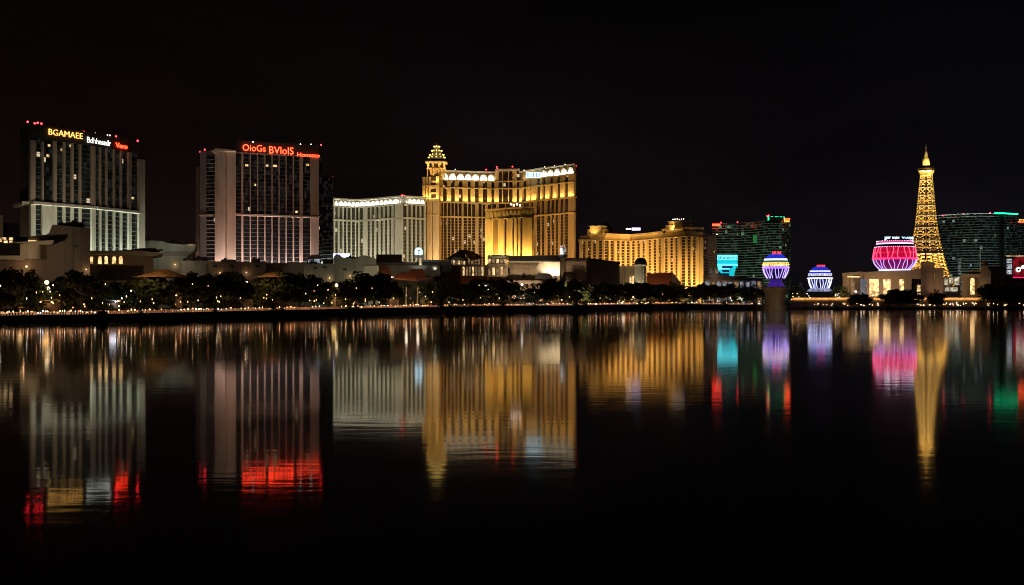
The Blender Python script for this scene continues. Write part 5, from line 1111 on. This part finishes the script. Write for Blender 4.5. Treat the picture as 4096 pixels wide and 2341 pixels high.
rnd_ = random.Random(21)
for px, wd, ht in ((-10, 3.2, 2.2), (402, 4.2, 3.4), (420, 3.0, 2.6), (560, 2.6, 1.8), (860, 3.0, 2.4), (1098, 4.5, 3.4), (1130, 3.6, 2.6), (1398, 4.2, 3.2), (1425, 4.6, 3.6), (1760, 5.0, 4.2), (1800, 4.0, 3.0), (2010, 4.6, 3.2), (2140, 4.0, 3.0), (2300, 6.0, 4.5), (2340, 5.0, 3.8), (2560, 6.0, 4.0), (2600, 5.0, 3.4), (2740, 5.5, 4.0), (2900, 6.0, 4.2), (3020, 6.0, 4.4), (3220, 5.0, 2.2), (3345, 6.0, 2.6), (3560, 6.5, 3.2), (3660, 6.0, 2.8), (3900, 6.0, 2.6)):
    d, z0 = shore(px); p = P(px, d + .4); o = bpy.data.objects.new('shrub', SHRUB[0]); COL.objects.link(o); o.location = (p[0], p[1], z0 - ht * .1); o.scale = (wd * .8, wd * .45, ht * .75); o.rotation_euler = (0, 0, px)
    tag(o, 'dark bush hanging over the quay wall at the water', 'shrub', 'bushes overhanging the quay')

# ================================================================== LAMPS
def street_lamp(px, py, back, label, power, col=(1, .74, .42), r_=.42, mt='lampwarm', group='globe lamps along the promenade'):
    d, z0 = shore(px); d += back; x, y = P(px, d); zt = Z(py, d)
    o = thing('street_lamp', (x, y, z0), label, 'street lamp', group)
    mb = MB(); mb.tube((x, y, z0), (x, y, zt - r_), .12, .07, 7); mb.lathe(x, y, [(.22, z0), (.2, z0 + .5), (.13, z0 + .6)], 8); mb.build('pole', M['steel'], o)
    mb = MB(); mb.ball((x, y, zt), r_, 12, 8); mb.build('globe', M[mt], o)
    spot((x, y, zt - r_ - .4), (x, y - .3, z0), power * .5, col, 150, .4, .6); return o
LAMPS = [
 (187, 1130, 10, 'taller of the twin globe lamps before the brown entrance block', 500, 1.0), (193, 1154, 14, 'shorter of the twin globe lamps before the brown entrance block', 400, .8),
 (579, 1106, 40, 'white globe lamp at the west corner of the big orange tent', 700, .55), (633, 1104, 42, 'white globe lamp in front of the middle of the big orange tent', 700, .6),
 (987, 1130, 12, 'white globe lamp over the small bright lit tree', 600, .7), (946, 1142, 10, 'small globe lamp left of the bright lit tree', 500, .45),
 (1115, 1099, 24, 'globe lamp in front of the small orange red tent', 700, .7), (1178, 1112, 22, 'globe lamp beside the massive dark tree below the notch', 500, .6),
 (1272, 1143, 10, 'globe lamp before the west part of the grey green podium', 800, .75), (1309, 1157, 12, 'lowest globe lamp before the grey green podium', 800, .8), (1346, 1141, 10, 'globe lamp before the hump of the grey green podium', 900, .8),
 (1836, 1187, 8, 'low bright globe lamp between the domed canopy and the palace', 900, .8), (1944, 1141, 10, 'bright globe lamp below the arcaded palace', 900, .85), (1916, 1141, 14, 'dimmer globe lamp below the arcaded palace', 500, .6),
 (2088, 1139, 10, 'bright globe lamp on the gallery terrace', 900, .85), (2254, 1169, 8, 'globe lamp at the foot of the statue column', 700, .6), (2533, 1189, 6, 'small globe lamp below the domed pavilion', 700, .6),
 (1998, 1194, 6, 'low globe lamp near the water below the gallery', 700, .5), (2055, 1185, 6, 'low globe lamp near the water, east of its neighbour below the gallery', 700, .5),
 (3423, 1167, 24, 'white globe lamp before the west wing of the arch hall', 900, 1.0), (4050, 1145, 20, 'white globe lamp below the red billboard', 700, .8)]
for px, py, back, lab, pw, r_ in LAMPS: street_lamp(px, py, back, lab, pw, r_=r_ * (.62 if px < 1000 else .8), mt='lampwhite' if 'white' in lab or 'bright' in lab else 'lampwarm')
KIOSKS = ((207, 1196, 46, 17, 'canvas', (1, .52, .18), 'round orange lit kiosk between the dark trees below the brown entrance block'),
 (462, 1197, 22, 14, 'white', (.95, .88, 1), 'small white lit kiosk glowing among green planting below the arcade hall'),
 (92, 1226, 22, 9, 'canvas', (1, .62, .25), 'tiny orange kiosk near the water under the tallest dark tree'),
 (705, 1168, 26, 18, 'canvas', (1, .46, .2), 'orange lit kiosk glimpsed through the trees under the orange tent'),
 (985, 1186, 30, 15, 'tile', (1, .6, .4), 'pinkish lit kiosk under the small bright lit tree'),
 (1342, 1184, 26, 14, 'canvas', (1, .66, .22), 'yellow lit kiosk between globe lamps below the grey green podium'),
 (1566, 1186, 34, 10, 'canvas', (1, .62, .26), 'low amber lit kiosk left of the two palms'),
 (1702, 1188, 26, 10, 'canvas', (1, .60, .28), 'low amber lit kiosk right of the two palms'),
 (2215, 1192, 30, 12, 'sand', (1, .62, .34), 'warm lit kiosk under the trees at the statue column'),
 (2492, 1200, 26, 10, 'sand', (1, .66, .36), 'warm lit kiosk under the trees by the domed pavilion'))
for px, top, hw, hh, mt, c, lab in KIOSKS:
    d, z0 = shore(px); d += 13; x, y = P(px, d); q = d / F; o = thing('kiosk', (x, y, z0), lab, 'kiosk', 'lit kiosks along the promenade'); zt = Z(top, d); ze = Z(top + hh * .45, d); zs = Z(top + hh, d)
    mb = MB(); mb.lathe(x, y, [(hw * q, ze), (hw * q * 1.02, ze + .12), (hw * q * .55, (ze + zt) / 2 + .1), (.1, zt)], 14); mb.build('roof', M[mt], o)
    mb = MB(); mb.lathe(x, y, [(hw * q * .86, z0), (hw * q * .86, zs)], 14); mb.build('counter', M['tan'], o)
    for k in range(7): mb = MB(); a_ = k * .9; mb.tube((x + hw * q * .84 * math.cos(a_), y + hw * q * .84 * math.sin(a_), zs), (x + hw * q * .84 * math.cos(a_), y + hw * q * .84 * math.sin(a_), ze), .09, k=5); mb.build('post', M['steel'], o)
    mb = MB(); mb.ball((x, y, (ze + zs) / 2), min(.5, max(.2, (ze - zs) * .4)), 10, 6); mb.build('lamp', M['lampwarm'] if c[2] < .8 else M['bolD'], o)
    bulb_light((x, y - hw * q - .8, max(ze - .2, z0 + 1.6)), 80, c, 1.0)
# low lamps among the trees lighting trunks and lawns (seen as bright specks)
rnd_ = random.Random(11)
GL = MB()
def path_light_mesh(mt):
    mb = MB(); mb.tube((0, 0, 0), (0, 0, 1.5), .06, k=5, mi=1); mb.ball((0, 0, 1.7), .26, 8, 6); o = mb.build('path_light', [M[mt], M['steel']]); me = o.data; bpy.data.objects.remove(o); return me
PL = [path_light_mesh(k) for k in ('bolA', 'bolB', 'bolC', 'bolD')]
def put_light(px, back, zadd, kind, s_, group, lab, name):
    d, z0 = shore(px); p = P(px, d + back); o = bpy.data.objects.new(name, PL[kind]); COL.objects.link(o); o.location = (p[0], p[1], z0 + zadd); o.scale = (s_, s_, 1); tag(o, lab, 'light', group); return o
n_ = 0; x = -10.0
while x < 3040 and n_ < 215:
    d, _ = shore(x)
    k = rnd_.choices((0, 1, 2, 3), (5, 3, 4, .4))[0]
    if 2095 < x < 2180: k = 3
    if rnd_.random() < .86: put_light(x, rnd_.uniform(2.2, 4.5), -rnd_.uniform(.3, .9), k, rnd_.choice((.4, .55, .7, .9, 1.15)) * max(1, d / 430), 'small path lights along the promenade edge', 'small glowing path light on a short post along the promenade edge', 'path_light'); n_ += 1
    x += rnd_.uniform(7, 19)
for k in range(80):
    px = rnd_.choice((3300, 3400, 3480, 3520, 3690, 3720, 3800, 3830, 3870, 3930, 4000, 4060)) + rnd_.uniform(-55, 35); put_light(px, rnd_.uniform(2, 12), rnd_.uniform(-.2, 1.8), rnd_.choice((0, 1, 1, 2)), rnd_.uniform(.7, 1.6), 'small lights at the foot of the terrace wall', 'small warm light among planting at the foot of the amber terrace wall', 'garden_light')
for k in range(24):
    px = rnd_.uniform(3165, 3240) if k < 12 else rnd_.uniform(3340, 3368); put_light(px, 36, 4 + rnd_.uniform(0, 5), rnd_.choice((0, 1, 3)), rnd_.uniform(.8, 1.6), 'festoon lights near the neon globes', 'small festoon light hanging in the gardens beside the two striped globes', 'festoon_light')
# lanterns hung in the trees
n_ = 0
while n_ < 130:
    px = rnd_.uniform(0, 3040); d, z0 = shore(px)
    put_light(px, rnd_.uniform(4, 11) if px < 1400 else rnd_.uniform(1.2, 5), rnd_.choice((.3, .8, 1.5, 2.2, 3, 4.5, 6.5)) + rnd_.uniform(0, 1.2), rnd_.choice((0, 0, 0, 1, 2, 2)), rnd_.choice((.3, .35, .45, .6)) * max(1, d / 420), 'lanterns among the promenade trees', 'tiny warm lantern glowing among the promenade trees', 'lantern'); n_ += 1
# real light on planting and trunks: garden lamps between the trees
for px, back, z_, pw, c in ((60, 20, 2, 500, (1, .55, .25)), (215, 20, 4, 1600, (1, .66, .22)), (235, 30, 1.5, 900, (1, .6, .25)), (440, 22, 2.5, 500, (.8, 1, .7)), (500, 16, 2.0, 400, (.85, 1, .75)), (700, 22, 3, 500, (1, .5, .25)), (560, 30, 3, 500, (1, .85, .6)),
        (985, 18, 5, 1400, (1, .72, .25)), (1010, 24, 2, 700, (1, .55, .35)), (1350, 16, 3, 900, (1, .66, .22)), (1430, 22, 3, 500, (1, .85, .5)), (1560, 22, 2, 900, (1, .62, .25)), (1640, 26, 2, 900, (1, .62, .25)), (1800, 14, 2, 700, (1, .8, .5)), (1900, 22, 2, 700, (1, .62, .3)),
        (2100, 20, 2, 700, (1, .8, .7)), (2220, 12, 3, 1200, (1, .68, .35)), (2360, 10, 2, 1400, (1, .6, .3)), (2480, 9, 2, 1600, (1, .66, .35)), (2420, 8, 1.6, 900, (1, .55, .3)), (2620, 8, 1.6, 1200, (1, .55, .3)), (2740, 8, 1.6, 1200, (1, .58, .32)), (2900, 8, 1.6, 1200, (1, .6, .35)), (1940, 8, 1.6, 900, (1, .55, .3)), (2080, 8, 1.6, 1000, (.9, .85, 1)), (2170, 8, 1.6, 900, (1, .5, .3)), (2540, 20, 6, 1500, (1, .8, .5)), (2680, 10, 2, 600, (1, .72, .4)), (2760, 18, 3, 900, (1, .72, .4)), (2850, 18, 4, 1200, (1, .75, .5)), (2960, 18, 4, 1200, (1, .72, .5)), (3030, 16, 3, 900, (1, .6, .3)),
        (3200, 50, 4, 1200, (1, .72, .5)), (3300, 30, 2, 900, (1, .6, .3)), (3450, 6, 2, 500, (1, .7, .4)), (3700, 6, 2, 500, (1, .7, .4)), (3850, 6, 2, 600, (1, .7, .4)), (3990, 12, 2, 600, (1, .6, .35)), (4060, 12, 2, 500, (1, .6, .35))):
    d, z0 = shore(px); p = P(px, d + back); spot((p[0], p[1], z0 + .7), (p[0], p[1] - .5, z0 + 12), pw * (.55 if pw < 1000 else .75), c, 150, .4, .5)

# ================================================================== small wear and fittings, with made-up wall lamps, on the plain podium walls
def fittings(root, x0, x1, y0, y1, d, seams, lamps, vents, mt):
    """expansion joints, louvred vents and small made-up wall lamps put in for their scallops of light"""
    for k in range(seams):
        x = x0 + (x1 - x0) * (k + 1) / (seams + 1); rect(root, 'wall_joint', x, x + .7, y0, y1, d - .08, .078, mt)
    for x, y in vents:
        mb = MB(); a_ = W(x, y, d); mb.box(a_[0] - .9, a_[0] + .9, d - .14, d - .003, a_[2] - .5, a_[2] + .5)
        for k in range(4): mb.box(a_[0] - .8, a_[0] + .8, d - .24, d - .141, a_[2] - .4 + k * .22, a_[2] - .32 + k * .22)
        mb.build('louvred_vent', M['steel'], root)
    for x, y in lamps:
        a_ = W(x, y, d - .5); mb = MB(); mb.ball((a_[0], d - .5, a_[2]), .22, 8, 5); mb.build('wall_lamp', M['lampwarm'], root); bulb_light((a_[0], d - 1.6, a_[2] - .5), 90, (1, .62, .30), .6)
fittings(b1, 226, 360, 915, 1125, 400, 3, ((345, 1078),), ((250, 960), (300, 985)), M['roofdark'])
fittings(b3, 625, 783, 985, 1120, 520, 4, ((700, 1058), (768, 1050)), ((645, 1000), (740, 1040)), M['beige_dark'])
fittings(b4, 835, 1055, 1055, 1125, 500.4, 6, ((880, 1092), (985, 1090)), ((860, 1064), (930, 1066), (1030, 1064)), M['roofdark'])
fittings(b5, 1219, 1336, 1058, 1130, 520, 3, ((1240, 1108), (1318, 1112)), ((1262, 1072), (1300, 1070)), M['beige_dark'])
fittings(b5, 1340, 1455, 1065, 1130, 521, 3, ((1400, 1104),), ((1380, 1078),), M['beige_dark'])
for root, spec, d in ((b4, ((760, 1043), (800, 1043), (910, 1046), (1020, 1049)), 508), (b5, ((1250, 1055), (1310, 1055), (1410, 1036)), 530), (b3, ((600, 963), (700, 976), (755, 978)), 532), (b1, ((250, 902), (300, 907)), 412)):
    for k, (x, y) in enumerate(spec):                      # plant boxes on the roofs
        a_ = W(x, y, d); mb = MB(); w_ = 1.6 + (k % 3) * .8; mb.box(a_[0] - w_, a_[0] + w_, d, d + 3, a_[2] - 3, a_[2] + .9 + (k % 2) * .8); mb.box(a_[0] - w_ * .6, a_[0] - w_ * .2, d + .5, d + 1.5, a_[2] + .9 + (k % 2) * .8, a_[2] + 1.6 + (k % 2) * .8); mb.build('roof_plant_unit', M['beige_dark'], root)
